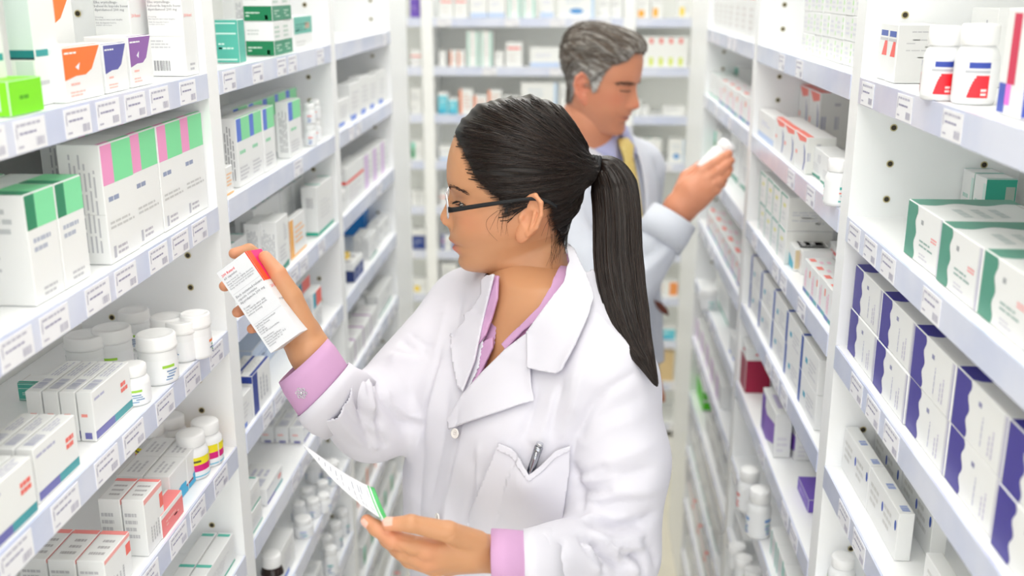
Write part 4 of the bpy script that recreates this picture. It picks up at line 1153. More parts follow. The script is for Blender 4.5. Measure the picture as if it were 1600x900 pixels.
M_LIPS = [(168.5, 0, 2.6, .019, 1.6), (172.5, 0, 1.5, .026, -2.6), (177, 0, 2.6, .020, 2.0), (183, 0, 3.5, .020, -1.8), (152.5, .0165, 5, .006, 4.6), (196, 0, 5, .017, 1.8), (172.5, .030, 5, .010, -1.6), (160, .030, 9, .007, -1.2)]
M_EYE_F = [(121, .032, 6.5, .016, -5.2), (124.5, .032, 4.4, .0135, 4.0), (113, .030, 3.6, .020, 2.6), (136, .052, 10, .018, 2.4), (127.6, .032, 1.4, .012, -1.6), (178, .052, 12, .018, -1.0)]
PXm, PYm, LTm = head_grid(M_TAB, M_NOSE, M_LIPS, M_EYE_F, dict(origin=(945, 130), scale=MS), 190, 170)
M_O = P(940, 125, 2.25)
vm = ray(940, 125); vm = vm / np.linalg.norm(vm)
# facing right, turned a little towards the viewer, head bowed
yaw_m, pit_m = math.radians(24), math.radians(12)
r_h = RT - vm * (RT @ vm); r_h /= np.linalg.norm(r_h)
zz = np.array([0, 0, 1.0]); back_h = -vm + zz * (vm @ zz); back_h /= np.linalg.norm(back_h)
f0 = RT * math.cos(yaw_m) + back_h * math.sin(yaw_m); l0 = np.cross(zz, f0)      # l0: his left
m_f = f0 * math.cos(pit_m) - zz * math.sin(pit_m); m_u = zz * math.cos(pit_m) + f0 * math.sin(pit_m); m_l = -l0   # lateral + = his right, towards the viewer
def m_local(px, py, lt):
    px, py, lt = np.asarray(px, float), np.asarray(py, float), np.asarray(lt, float)
    return M_O + ((952 - px) * MS)[..., None] * m_f + lt[..., None] * m_l + ((124 - py) * MS)[..., None] * m_u
mpx, mpy, mlt = PXm.ravel(), PYm.ravel(), LTm.ravel()
MV = m_local(mpx, mpy, mlt); MQ = grid_faces(*PXm.shape)
if (normals(MV, MQ) * (MV - m_local(952, 124, 0))).sum() < 0: MQ = MQ[:, ::-1]
SKIN_M = (216, 146, 112)
MT = np.tile(np.array(srgb(SKIN_M)), (len(mpx), 1))
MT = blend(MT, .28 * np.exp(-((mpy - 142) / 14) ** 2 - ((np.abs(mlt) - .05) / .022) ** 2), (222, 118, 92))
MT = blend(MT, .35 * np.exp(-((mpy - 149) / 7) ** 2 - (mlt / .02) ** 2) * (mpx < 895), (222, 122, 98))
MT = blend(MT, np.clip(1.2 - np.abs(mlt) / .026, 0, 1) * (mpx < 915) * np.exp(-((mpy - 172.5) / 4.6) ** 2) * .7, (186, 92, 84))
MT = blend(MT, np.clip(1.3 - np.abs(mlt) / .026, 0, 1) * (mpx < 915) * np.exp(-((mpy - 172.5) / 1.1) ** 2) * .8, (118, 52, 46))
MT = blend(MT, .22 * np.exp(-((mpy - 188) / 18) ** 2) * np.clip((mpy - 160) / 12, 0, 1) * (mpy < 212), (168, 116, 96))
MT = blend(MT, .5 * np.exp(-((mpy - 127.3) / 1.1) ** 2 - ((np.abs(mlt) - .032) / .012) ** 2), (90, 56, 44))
M_HL = [(899, 66), (903, 78), (912, 84), (922, 90), (929, 102), (934, 118), (938, 136), (944, 140), (950, 128), (955, 118), (964, 113), (973, 118), (977, 130), (980, 150), (984, 168), (1000, 176)]
HL2 = np.c_[np.array(M_HL, float), np.zeros(len(M_HL))]
MPOLY = M_HL + [(1060, 176), (1060, 20), (860, 20), (860, 60)]
def m_hd(x, y):
    d, _ = seg_dist(np.c_[x, y, np.zeros(len(x))], HL2); X0, Y0 = np.array(MPOLY, float).T; ins = np.zeros(len(x), bool); j = len(X0) - 1
    for i in range(len(X0)):
        c = ((Y0[i] > y) != (Y0[j] > y)) & (x < (X0[j] - X0[i]) * (y - Y0[i]) / (Y0[j] - Y0[i] + 1e-9) + X0[i]); ins ^= c; j = i
    return np.where(ins, d, -d)
mhd = m_hd(mpx, mpy); MN = normals(MV, MQ)
MT = blend(MT, np.clip(.5 + mhd / 7, 0, 1) * .8, (128, 112, 102))
top = np.clip((118 - mpy) / 60, 0, 1)
off = .002 + .008 * (1 - np.exp(-np.clip(mhd, 0, None) / 12)) * (.45 + .75 * top) + .010 * np.exp(-((mpy - 62) / 14) ** 2 - ((mpx - 906) / 16) ** 2)
# combed strands: run back and down from the brow
fl = np.array([mnoise.noise(Vector((l_ * 130 + .04 * y_, (y_ + .35 * x_) * .16, x_ * .015))) for x_, y_, l_ in zip(mpx, mpy, mlt)])
fl2 = np.array([mnoise.noise(Vector((l_ * 330, (y_ + .35 * x_) * .42, x_ * .03))) for x_, y_, l_ in zip(mpx, mpy, mlt)])
mh_v = MV + MN * (off + (.0028 * fl + .0012 * fl2) * np.clip(mhd / 8, 0, 1))[:, None]
g0, g1 = np.array(srgb((92, 79, 68))), np.array(srgb((196, 194, 190)))
gw = np.clip(.10 + .50 * fl2 + .35 * fl + .80 * np.clip((mpy - 92) / 30, 0, 1) * (mpx < 985) + .25 * np.exp(-((mpx - 905) / 14) ** 2 - ((mpy - 70) / 12) ** 2), 0, 1)
M_MHAIR = vcol_mat('short_grey_hair', .55, spec=.35)
tag(put('hair', mh_v, MQ[(mhd[MQ] > -.5).all(1)], M_MHAIR, M_ROOT, g0 + (g1 - g0) * gw[:, None]), 'short grey hair swept back')
rngm = np.random.RandomState(5); paths = []; cols = []
hin = np.nonzero((mhd > 1) & (mlt > -.06))[0]
kdm = KDTree(len(hin))
for i, q in enumerate(hin): kdm.insert((mpx[q], mpy[q], mlt[q] * 700), i)
kdm.balance()
for k in range(900):
    q = hin[rngm.randint(len(hin))]; x, y, l_ = mpx[q], mpy[q], mlt[q] * 700; pts = []
    dx, dy = (6.0, -1.2) if y < 90 else (4.5, 3.2)
    if y > 140: dx, dy = 1.5, 5
    for i in range(6):
        co, idx, d = kdm.find((x + dx * i * .8, y + dy * i * .8 + .35 * i * i, l_)); r_ = hin[idx]; pts.append(mh_v[r_] + MN[r_] * (.0006 + .0012 * math.sin(i * .6)))
    paths.append(pts); w_ = np.clip(gw[q] + rngm.normal(0, .22), 0, 1); cols += [g0 + (g1 - g0) * w_] * 24
V, Q = strand_mesh(paths, .0009, .0005); put('hair_strands', V, Q, M_MHAIR, M_ROOT, np.array(cols))['kind'] = 'stuff'

# body frame: torso faces right and slightly away from the viewer's line
B_FWD = np.array([math.cos(math.radians(-40)), math.sin(math.radians(-40))]); B_LAT = np.array([-B_FWD[1], B_FWD[0]])   # his left
MC0 = np.array([0.035, 2.36])
def mc(a, b): return MC0 + a * B_LAT + b * B_FWD
ZT = 1.505
M_Z = [1.55, 1.52, 1.50, 1.47, 1.42, 1.36, 1.28, 1.20, 1.10, 1.00, .92, .86]
M_C = [mc(0, .005), mc(0, 0), mc(0, 0), mc(0, 0), mc(0, 0), mc(0, .005), mc(0, .005), mc(0, .0), mc(0, 0), mc(0, 0), mc(0, 0), mc(0, 0)]
M_WD = [.06, .075, .11, .16, .185, .19, .185, .18, .178, .185, .195, .20]
M_DP = [.06, .065, .075, .09, .108, .120, .122, .120, .118, .122, .130, .135]
m_rs = np.r_[mc(-.185, -.01), 1.43]; m_ls = np.r_[mc(.185, -.01), 1.43]
m_re, m_rw = P(952, 492, 2.20), P(1052, 340, 2.16)
m_le, m_lw = np.r_[mc(.22, -.02), 1.16], np.r_[mc(.22, .02), .93]
def m_coat(G):
    d = s_torso(G, M_Z, M_C, M_WD, M_DP, B_LAT, B_FWD)
    d = smin(d, smin(s_cone(G, np.r_[mc(-.03, 0), 1.515], m_rs, .05, .062), s_cone(G, np.r_[mc(.03, 0), 1.515], m_ls, .05, .062), .03), .04)
    d = smin(d, smin(s_cone(G, m_rs, m_re, .066, .060), s_cone(G, m_re, m_rw, .060, .047), .02), .02)
    d = smin(d, smin(s_cone(G, m_ls, m_le, .064, .056), s_cone(G, m_le, m_lw, .054, .044), .02), .02)
    return d
KV, KQ = nets(m_coat, (-.24, 1.95, .85), (.42, 2.68, 1.58), .0065); KV = relax(KV, KQ, 2)
MCT = bvh(KV, KQ)
KV = folds(KV, KQ, [([(985, 440), (1020, 415), (1050, 385)], .012, .006), ([(990, 405), (1020, 395), (1045, 360)], .010, -.006), ([(995, 370), (1010, 420)], .010, -.006), ([(1005, 460), (1025, 520), (1035, 600)], .014, -.006), ([(990, 300), (995, 350)], .010, -.004)], MCT)
KV += normals(KV, KQ) * np.array([mnoise.noise(Vector(p * 11)) * .003 + mnoise.noise(Vector(p * 26)) * .0015 for p in KV])[:, None]
mneck = np.r_[mc(0, .01), 1.5]
axw = (m_rw - m_re) / np.linalg.norm(m_rw - m_re); axl = (m_lw - m_le) / np.linalg.norm(m_lw - m_le)
def m_cut(x, y, d, C):
    if C[2] > 1.535 or C[2] < .865: return True
    a, b_ = (C[:2] - MC0) @ B_LAT, (C[:2] - MC0) @ B_FWD
    if b_ > .02 and abs(a) < .055 * np.clip((C[2] - 1.22) / .26, 0, 1): return True
    if (C - m_rw) @ axw > 0 and np.linalg.norm(C - m_rw) < .09: return True
    return (C - m_lw) @ axl > 0 and np.linalg.norm(C - m_lw) < .09
K2, KQ2 = cut(KV, KQ, m_cut)
ko = put('coat', K2, KQ2, mat('white_coat_polycotton', (222, 226, 236), .85, bump=(1000, .1), sheen=.1), M_ROOT); sd = ko.modifiers.new('thickness', 'SOLIDIFY'); sd.thickness = .0025; sd.offset = -1
M_COAT2 = MATS['white_coat_polycotton']
# shirt, collar, tie
M_BLUE = mat('pale_blue_shirt', (190, 194, 234), .7, bump=(1200, .1))
M_TIE = mat('yellow_tie', (240, 218, 140), .5, noise=(260, .1), col2=(226, 198, 112))
def m_inner(o_): return lambda G: smin(s_torso(G, M_Z, M_C, M_WD, M_DP, B_LAT, B_FWD), s_cone(G, np.r_[mc(0, .0), 1.48], np.r_[mc(0, .012), 1.56], .072, .066), .03) + o_
SV_, SQ_ = nets(m_inner(.008), (-.22, 2.1, 1.1), (.34, 2.56, 1.60), .007)
S2, SQ2_ = cut(SV_, SQ_, lambda x, y, d, C: C[2] > 1.552 or C[2] < 1.12); put('shirt', S2, SQ2_, M_BLUE, M_ROOT)
def ring_at(z, a, b_, c=(0, 0)): return (np.r_[mc(*c), z], np.r_[B_FWD * a, 0], np.r_[B_LAT * b_, 0])
# turned-down collar: two leaves round the neck, each ending in a point in front
def leaf(s):
    V, Q = [], []; n_ = 16
    for i in range(n_ + 1):
        a = math.pi * (1 - i / n_) * .98 + .03
        for j in range(4):
            t = j / 3; r_ = .064 + .014 * t; z = 1.566 - .020 * (i / n_) - t * (.034 + .034 * (i / n_) ** 3)
            V.append(np.r_[mc(s * r_ * math.sin(a) + s * .022 * t * (i / n_) ** 3, .012 + r_ * math.cos(a) + .006 * t * (i / n_) ** 2), z])
    for i in range(n_):
        for j in range(3): Q.append((i * 4 + j, i * 4 + j + 1, (i + 1) * 4 + j + 1, (i + 1) * 4 + j))
    o = put('shirt_collar', np.array(V), Q, M_BLUE, M_ROOT); sd = o.modifiers.new('thickness', 'SOLIDIFY'); sd.thickness = .003
leaf(1); leaf(-1)
V, Q = ring_tube([(np.r_[mc(0, .088), 1.530], np.r_[B_LAT * .014, 0], np.r_[B_FWD * .010, 0]), (np.r_[mc(0, .098), 1.515], np.r_[B_LAT * .021, 0], np.r_[B_FWD * .013, .0]), (np.r_[mc(0, .104), 1.488], np.r_[B_LAT * .014, 0], np.r_[B_FWD * .010, 0]),
                  (np.r_[mc(0, .116), 1.44], np.r_[B_LAT * .022, 0], np.r_[B_FWD * .006, 0]), (np.r_[mc(0, .128), 1.34], np.r_[B_LAT * .032, 0], np.r_[B_FWD * .005, 0]), (np.r_[mc(0, .127), 1.16], np.r_[B_LAT * .040, 0], np.r_[B_FWD * .004, 0])], 20, (True, True))
tag(put('tie', V, Q, M_TIE, M_ROOT), 'pale yellow tie')
# lapels: long leaves along both sides of the opening
for s in (-1, 1):
    V, Q = [], []; zs_ = np.linspace(1.545, 1.20, 16)
    for i, z in enumerate(zs_):
        t = i / 15; inn = .060 * (1 - t) + .006; wd = (.030 + .045 * math.sin(math.pi * min(1, t * 1.15)) ) * (1 if t < .9 else .6)
        for j in range(5):
            a = inn + wd * j / 4; w_ = np.interp(z, M_Z[::-1], M_WD[::-1]); d_ = np.interp(z, M_Z[::-1], M_DP[::-1]); b_ = d_ * (1 - min(.95, (a / w_)) ** 2.3) ** (1 / 2.3)
            V.append(np.r_[mc(s * a, b_ + .010 + .004 * math.sin(math.pi * j / 4)), z])
    for i in range(15):
        for j in range(4): Q.append((i * 5 + j, i * 5 + j + 1, (i + 1) * 5 + j + 1, (i + 1) * 5 + j))
    o = put('lapel', np.array(V), Q, M_COAT2, M_ROOT); sd = o.modifiers.new('thickness', 'SOLIDIFY'); sd.thickness = .003
cuff(M_ROOT, 'sleeve_hem', [(m_rw + axw * .004, .050 * np.cross(axw, FW) / np.linalg.norm(np.cross(axw, FW)), .048 * FW), (m_rw - axw * .03, .053 * np.cross(axw, FW) / np.linalg.norm(np.cross(axw, FW)), .052 * FW), (m_rw - axw * .06, .053 * np.cross(axw, FW) / np.linalg.norm(np.cross(axw, FW)), .052 * FW)], M_COAT2, .003)
cloth_patch('pocket_slit', [(1020, 468), (1033, 474), (1041, 484), (1043, 494), (1034, 490), (1025, 480)], bvh(KV, KQ), mat('pocket_slit_brown', (126, 70, 56), .8), M_ROOT, lift=.004, thick=.001)  # red-brown patch laid on the coat at the pocket opening
# hand: wrist, knuckles, four fingers and a thumb closed on the bottle
MH = dict(palm=[ch((1050, 343, 2.165, .030), (1062, 325, 2.16, .030)), ch((1062, 325, 2.16, .030), (1079, 298, 2.15, .026), (1096, 270, 2.145, .0140)), ch((1062, 325, 2.155, .029), (1084, 302, 2.145, .025), (1103, 282, 2.138, .0140)),
                ch((1062, 326, 2.155, .028), (1088, 308, 2.145, .023), (1107, 294, 2.135, .0135)), ch((1063, 327, 2.155, .027), (1105, 306, 2.138, .0125))],
          thumb=ch((1066, 300, 2.165, .020), (1074, 278, 2.185, .017), (1094, 262, 2.20, .0135), (1112, 250, 2.205, .011)),
          index=ch((1096, 270, 2.145, .0125), (1116, 256, 2.136, .0105), (1130, 246, 2.146, .0095), (1139, 240, 2.158, .0082)),
          middle=ch((1103, 282, 2.138, .0125), (1123, 268, 2.128, .0106), (1135, 257, 2.140, .0096), (1142, 251, 2.156, .0084)),
          ring=ch((1107, 294, 2.135, .012), (1124, 283, 2.128, .010), (1135, 271, 2.140, .0092), (1140, 264, 2.156, .0082)),
          little=ch((1105, 306, 2.138, .0112), (1119, 297, 2.134, .0092), (1128, 287, 2.145, .0082), (1132, 280, 2.158, .0072)))
lo, hi = hand_bounds(MH, .04); MHV, MHQ = nets(hand_sdf(MH, .004, .012), lo, hi, .0024); MHV = relax(MHV, MHQ, 1)
LHm = np.r_[mc(.13, .27), 1.12]
def m_body(G):
    d = smin(m_inner(.02)(G), s_cone(G, np.r_[mc(0, .0), 1.47], m_local(962, 200, 0), .062, .058), .03)
    d = smin(d, smin(s_cone(G, m_rs, m_re, .048, .042), s_cone(G, m_re, P(1050, 343, 2.165), .042, .028), .01), .02)
    d = smin(d, smin(s_cone(G, m_ls, m_le, .048, .042), s_cone(G, m_le, m_lw, .042, .028), .01), .02)
    # the far hand, relaxed
    q = m_lw; f3 = np.r_[B_FWD, 0]; lt3 = np.r_[B_LAT, 0]
    h = s_cone(G, q, q + np.array([0, 0, -.07]), .024, .03, (lt3, .6))
    dn = np.array([0, 0, -1.0])
    for k in range(4): h = smin(h, s_cone(G, q + dn * .08 + f3 * (.026 - .018 * k), q + dn * (.15 - .006 * abs(k - 1.3)) + f3 * (.03 - .02 * k) - lt3 * .02, .009, .008), .006)
    h = smin(h, s_cone(G, q + dn * .03 + f3 * .025, q + dn * .09 + f3 * .05, .013, .009), .01)
    return smin(d, h, .01)
NV_, NQ_ = nets(m_body, (-.24, 1.98, .74), (.55, 2.68, 1.62), .0065); NV_ = relax(NV_, NQ_, 1)
def m_ear(s):
    c = m_local(963, 138, s * .0715); back = -m_f * math.cos(.42) + s * m_l * math.sin(.42); out = s * m_l * math.cos(.42) + m_f * math.sin(.42)
    a = math.radians(-10); x = back * math.cos(a) + m_u * math.sin(a); y = -back * math.sin(a) + m_u * math.cos(a)
    # the photograph's viewer sees his right ear: mirror the shape
    E = EARV * 1.1; V = c + E[:, :1] * x + E[:, 1:2] * y + E[:, 2:] * out
    n_ = normals(V, EARQ); Qe = EARQ if (n_ * (V - c)).sum() > 0 else EARQ[:, ::-1]
    return V, Qe
e1, e2 = m_ear(1), m_ear(-1)
def tn(V, c): return np.tile(np.array(srgb(c)), (len(V), 1))
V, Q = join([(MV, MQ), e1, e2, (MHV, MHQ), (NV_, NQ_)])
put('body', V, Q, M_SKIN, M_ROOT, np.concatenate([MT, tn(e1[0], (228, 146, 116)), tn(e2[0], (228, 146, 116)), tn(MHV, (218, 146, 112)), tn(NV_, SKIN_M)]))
def m_skin(y, lat, lift):
    i = np.argmin(((mpy - y) * MS) ** 2 + (mlt - lat) ** 2 + 1.0 * (mpx > 940)); return MV[i] + MN[i] * lift
for s in (1, -1):
    paths = []
    for k in range(60):
        f = k / 59; la_ = s * (.016 + .036 * f); yy = 114.5 - 2.2 * math.sin(f * 2.4) + 3.5 * f * f + rngm.normal(0, 1.3); p0 = m_skin(yy, la_, .0006); p1 = m_skin(yy - .5, la_ + s * .006, .0022); paths.append([p0, (p0 + p1) / 2, p1])
    V, Q = strand_mesh(paths, .0008, .0004); put('eyebrow', V, Q, mat('brow_hair_grey', (84, 66, 56), .6), M_ROOT)
    lid = [m_skin(126.2 + 1.6 * math.sin(f * 3.14), s * (.020 + .026 * f), .0012) for f in np.linspace(0, 1, 14)]
    V, Q = strand_mesh([lid], .0011, .0008, 6); put('eyelashes', V, Q, M_LASH, M_ROOT)
legs(M_ROOT, MC0[0], MC0[1], B_LAT, B_FWD, .92, mat('grey_trouser', (92, 96, 108), .85), .085, .095)
# bottle in his hand
ax_ = P(1143, 222, 2.185) - P(1102, 264, 2.185); ax_ /= np.linalg.norm(ax_)
mb = empty('pill_bottle'); mb.location = Vector(P(1098, 268, 2.182)); mb.rotation_mode = 'QUATERNION'; mb.rotation_quaternion = Vector(ax_).to_track_quat('Z', 'Y')
tag(mb, 'white plastic pill bottle held up in the hand of the grey-haired man', 'bottle')
M_PLAST = mat('white_plastic', (246, 246, 246), .35)
b = MB(); b.lathe([(.019, 0), (.0205, .002), (.0205, .052), (.018, .057), (.017, .060)], M_PLAST, 24); b.build('bottle_body', mb)
b = MB(); b.lathe([(.0192, .0600), (.0200, .061), (.0200, .078), (.0186, .0803), (.015, .0806)], M_PLAST, 28); b.build('cap', mb)

# ------------------------------------------------------------------ stock on the shelves
ORD = ['first', 'second', 'third', 'fourth', 'fifth', 'sixth', 'seventh', 'eighth', 'ninth', 'tenth', 'eleventh', 'twelfth']
NUM = ['one', 'two', 'three', 'four', 'five', 'six', 'seven', 'eight', 'nine', 'ten']
BAY = {'L1': 'near left', 'L2': 'middle left', 'L3': 'far left', 'R1': 'near right', 'R2': 'middle right', 'R3': 'far right', 'B1': 'left end', 'B2': 'centre end', 'B3': 'right end'}
SEEN = {}
WHITE = (240, 241, 241); OFF = (238, 237, 232); GREY = (198, 199, 204); DGREY = (140, 140, 148)
def onz(x, y, z):
    r = ray(x, y); return CAM + r * ((z - CAM[2]) / r[2])
class Carton:
    """a folded card box; decals are printed panels a hair proud of its faces"""
    def __init__(s, w, d, h, base=WHITE):
        s.w, s.d, s.h = w, d, h; s.b = MB(); s.r = random.Random(int(w * 9e4 + h * 7e3)); s.lv = 0
        e = min(.0009, .04 * min(w, d, h)); m = paper(base); b = s.b
        # bevelled block
        bm = bmesh.new(); bmesh.ops.create_cube(bm, size=1)
        for v in bm.verts: v.co = Vector(((v.co.x + .5) * w, (v.co.y + .5) * d, (v.co.z + .5) * h))
        bmesh.ops.bevel(bm, geom=bm.edges[:], offset=e, segments=1, affect='EDGES')
        for f in bm.faces: b.poly([v.co[:] for v in f.verts], m)
        bm.free()
        # tuck flap line on the top
        s.p('top', 0, .93, 1, .945, (205, 200, 192))
    def pt(s, face, u, v, e):
        w, d, h = s.w, s.d, s.h
        return {'front': (u * w, -e, v * h), 'back': ((1 - u) * w, d + e, v * h), 'left': (-e, (1 - u) * d, v * h), 'right': (w + e, u * d, v * h), 'top': (u * w, v * d, h + e)}[face]
    def poly(s, face, uv, col):
        s.lv += 1; e = .00012 + .00002 * (s.lv % 9)
        s.b.poly([s.pt(face, u, v, e) for u, v in uv], paper(col))
    def p(s, face, u0, v0, u1, v1, col):
        m = .012; u0, u1, v0, v1 = max(u0, m), min(u1, 1 - m), max(v0, m), min(v1, 1 - m)
        s.poly(face, [(u0, v0), (u1, v0), (u1, v1), (u0, v1)], col); return s
    def band(s, v0, v1, col, faces=('front', 'left', 'right')):
        for f in faces: s.p(f, 0, v0, 1, v1, col)
        return s
    def text(s, face, u0, v0, u1, v1, n, col=GREY, fill=.5):
        """n lines of small print as words"""
        for i in range(n):
            y = v1 - (i + .8) * (v1 - v0) / n; hh = (v1 - v0) / n * fill; x = u0; end = u0 + (u1 - u0) * s.r.uniform(.6, 1)
            while x < end - .02:
                l = min(s.r.uniform(.10, .26) * (u1 - u0) + .02, end - x); s.p(face, x, y, x + l, y + hh, col); x += l + .035 * (u1 - u0)
        return s
    def vtext(s, face, u0, v0, u1, v1, n, col=GREY):
        """small print running up the box"""
        for i in range(n):
            x = u0 + i * (u1 - u0) / n; y = v0; end = v1 - s.r.uniform(0, .3) * (v1 - v0)
            while y < end - .02:
                l = min(s.r.uniform(.10, .22) * (v1 - v0), end - y); s.p(face, x, y, x + .4 * (u1 - u0) / n, y + l, col); y += l + .03 * (v1 - v0)
        return s
    def bars(s, face, u0, v0, u1, v1, col=DGREY):
        n = 11
        for i in range(n):
            x = u0 + i * (u1 - u0) / n; s.p(face, x, v0, x + (u1 - u0) / n * s.r.uniform(.3, .75), v1, col)
        return s
def wavy(c, face, u, col, amp=.06, n=14, inv=False):
    """panel from the edge to a scalloped boundary at u"""
    pts = [(.012, .012)] + [(u + amp * math.sin(k / n * math.pi * 5), .012 + .976 * k / n) for k in range(n + 1)] + [(.012, .988)]
    c.poly(face, pts, col)
def wavy_top(c, u, col, amp=.05, n=14):
    c.poly('top', [(.012, .012)] + [(u + amp * math.sin(k / n * math.pi * 4), .012 + .976 * k / n) for k in range(n + 1)] + [(.012, .988)], col)

def d_plain(c): c.text('front', .1, .55, .8, .85, 3).text('left', .1, .3, .9, .85, 6).text('right', .1, .3, .9, .85, 6).text('front', .1, .15, .5, .3, 2).text('top', .15, .2, .8, .7, 3)
def d_pinkgreen(c):
    c.p('front', 0, .66, .36, 1, (244, 158, 206)); c.p('front', .36, .66, 1, 1, (130, 228, 164)); c.p('top', 0, 0, .36, .12, (244, 158, 206)); c.p('top', .36, 0, 1, .12, (130, 228, 164))
    c.vtext('left', .25, .1, .9, .95, 6); c.text('front', .12, .50, .7, .58, 1, (150, 160, 190)); c.text('front', .1, .28, .9, .36, 2, (205, 205, 205)); c.p('front', .12, .04, .2, .14, (190, 190, 200)); c.text('front', .26, .05, .7, .14, 2, (190, 186, 196)); c.p('left', 0, .42, 1, .425, (214, 214, 212))
def d_bluegreen(c):
    c.p('front', 0, .66, .34, 1, (92, 126, 222)); c.p('front', .34, .66, 1, 1, (138, 228, 168)); c.p('top', 0, 0, 1, .1, (138, 228, 168))
    c.vtext('left', .25, .1, .9, .92, 5, (160, 160, 164)); c.text('front', .15, .45, .75, .55, 1, (150, 220, 180)); c.text('front', .1, .08, .8, .3, 4, (205, 205, 210))
def d_green2(c):
    c.p('front', 0, .68, .33, 1, (44, 138, 100)); c.p('front', .33, .68, 1, 1, (136, 230, 172)); c.p('top', 0, 0, .33, .5, (60, 158, 116)); c.p('top', .33, 0, 1, .5, (136, 230, 172))
    c.text('left', .05, .55, .85, .9, 4, (196, 200, 202)); c.text('left', .05, .3, .75, .52, 4, (200, 202, 206)); c.bars('left', .0, .06, .45, .2, (150, 154, 162)); c.text('front', .15, .46, .75, .62, 2, (186, 192, 208)); c.text('front', .3, .05, .8, .15, 2, (200, 200, 204))
def d_retard(c):
    c.p('front', 0, .84, .42, 1, (246, 100, 70)); c.p('front', .42, .84, 1, 1, (246, 78, 150)); c.p('left', .02, .835, .98, .838, (206, 206, 206)); c.p('left', .0, .43, 1, .434, (200, 200, 200))
    c.bars('left', .08, .06, .55, .17, (140, 140, 146)); c.p('left', .7, .27, .705, .4, (214, 214, 214)); c.text('left', .04, .3, .6, .4, 3, (206, 206, 210)); c.text('front', .3, .05, .8, .15, 2, (190, 190, 196))
def d_teal_tall(c):
    c.p('front', .05, .36, .95, .41, (44, 158, 160)); c.p('left', 0, .35, 1, .41, (16, 124, 128)); c.p('left', 0, .34, 1, .355, (24, 50, 66)); c.p('left', 0, .41, 1, 1, (208, 222, 218)); c.p('left', .2, .06, .9, .33, (214, 224, 222)); c.text('left', .2, .12, .8, .22, 2, (176, 188, 188)); c.text('front', .1, .14, .5, .2, 1, (206, 206, 212))
def d_limegreen(c):
    for f in ('front', 'top', 'left', 'right'): c.p(f, 0, 0, 1, 1, (132, 232, 30))
    c.p('left', .1, .15, .82, .85, (214, 228, 226)); c.text('front', .3, .4, .85, .62, 1, (84, 178, 20)); c.text('left', .2, .3, .7, .7, 3, (176, 200, 190))
def d_swoosh(col):
    def f(c):
        c.poly('front', [(.02, .98), (.98, .98), (.72, .55), (.55, .46), (.3, .46), (.02, .40)], col); c.p('top', 0, 0, 1, .08, col); c.text('front', .06, .86, .5, .92, 1, (255, 255, 255)); c.text('front', .15, .28, .4, .36, 1, (250, 190, 180)); c.text('front', .12, .08, .5, .2, 2, (250, 196, 186)); c.poly('front', [(.3, .62), (.42, .70), (.38, .56)], (240, 240, 250))
    return f
def d_tri(c): c.poly('front', [(.02, .98), (.98, .98), (.55, .72), (.02, .60)], (250, 128, 50)); c.p('left', .8, .6, 1, 1, (250, 128, 50)); c.text('front', .5, .12, .9, .25, 2, (250, 196, 180))
def d_wave(c):   # white with purple-to-teal foot stripe
    c.poly('front', [(.012, .04), (.5, .04), (.5, .2), (.012, .2)], (112, 112, 178)); c.poly('front', [(.5, .04), (.988, .04), (.988, .2), (.5, .2)], (72, 160, 168)); c.text('front', .72, .48, .95, .72, 2, (246, 120, 110), .7); c.text('front', .05, .78, .5, .88, 1, (186, 186, 212)); c.p('left', .3, .05, .75, .18, (112, 112, 178)); c.bars('top', .1, .2, .4, .8, (190, 192, 212)); c.text('top', .5, .2, .95, .8, 3, (200, 200, 216)); c.p('left', .2, .5, .6, .56, (250, 160, 150))
def d_small_redblue(c):
    c.p('front', 0, 0, 1, .16, (40, 176, 224)); c.p('left', 0, 0, 1, .1, (40, 176, 224)); c.p('left', 0, .1, 1, .16, (150, 36, 70)); c.p('front', 0, .16, 1, .22, (150, 36, 70)); c.text('left', .1, .35, .8, .85, 5, (170, 170, 176)); c.text('top', .2, .2, .8, .8, 3, (206, 206, 210)); c.poly('front', [(.3, .02), (.9, .02), (.9, .36), (.6, .4), (.3, .3)], (40, 176, 224))
def d_salmon(c):
    for f in ('front', 'top'): c.p(f, 0, 0, 1, .8, (248, 138, 138))
    c.text('front', .2, .3, .8, .6, 2, (252, 190, 186)); c.text('top', .1, .2, .5, .5, 1, (232, 70, 70))
def d_pinktop(c): c.p('front', 0, .90, 1, 1, (250, 176, 172)); c.p('top', .86, 0, 1, 1, (250, 150, 146)); c.vtext('top', .2, .2, .8, .8, 3, (190, 188, 190)); c.vtext('front', .25, .15, .75, .5, 4, (196, 196, 200)); c.p('front', .8, .55, .98, .8, (248, 120, 110)); c.text('left', .1, .3, .8, .8, 4, (200, 200, 204))
def d_greenbox(c):
    c.p('front', 0, 0, 1, .44, (52, 140, 108)); c.p('left', 0, 0, 1, .44, (16, 128, 82)); c.text('left', .08, .12, .6, .30, 2, (220, 240, 228), .4); c.p('left', .72, .25, .85, .36, (228, 244, 236)); c.p('left', .74, .05, .84, .18, (228, 244, 236)); c.text('left', .08, .6, .5, .8, 2, (205, 210, 208)); c.text('front', .1, .5, .9, .9, 3, (190, 210, 200)); c.text('front', .2, .1, .8, .34, 3, (190, 220, 204))
def d_tealface(c):
    c.p('left', 0, 0, 1, 1, (86, 184, 166)); c.p('front', 0, 0, 1, 1, (86, 184, 166)); c.p('left', .02, .66, .9, .7, (200, 234, 226)); c.p('left', .02, .9, .9, .93, (200, 234, 226)); c.p('left', .02, .06, .9, .1, (200, 234, 226)); c.text('left', .1, .3, .9, .5, 2, (210, 238, 230), .4); c.p('top', 0, 0, .2, 1, (40, 160, 140))
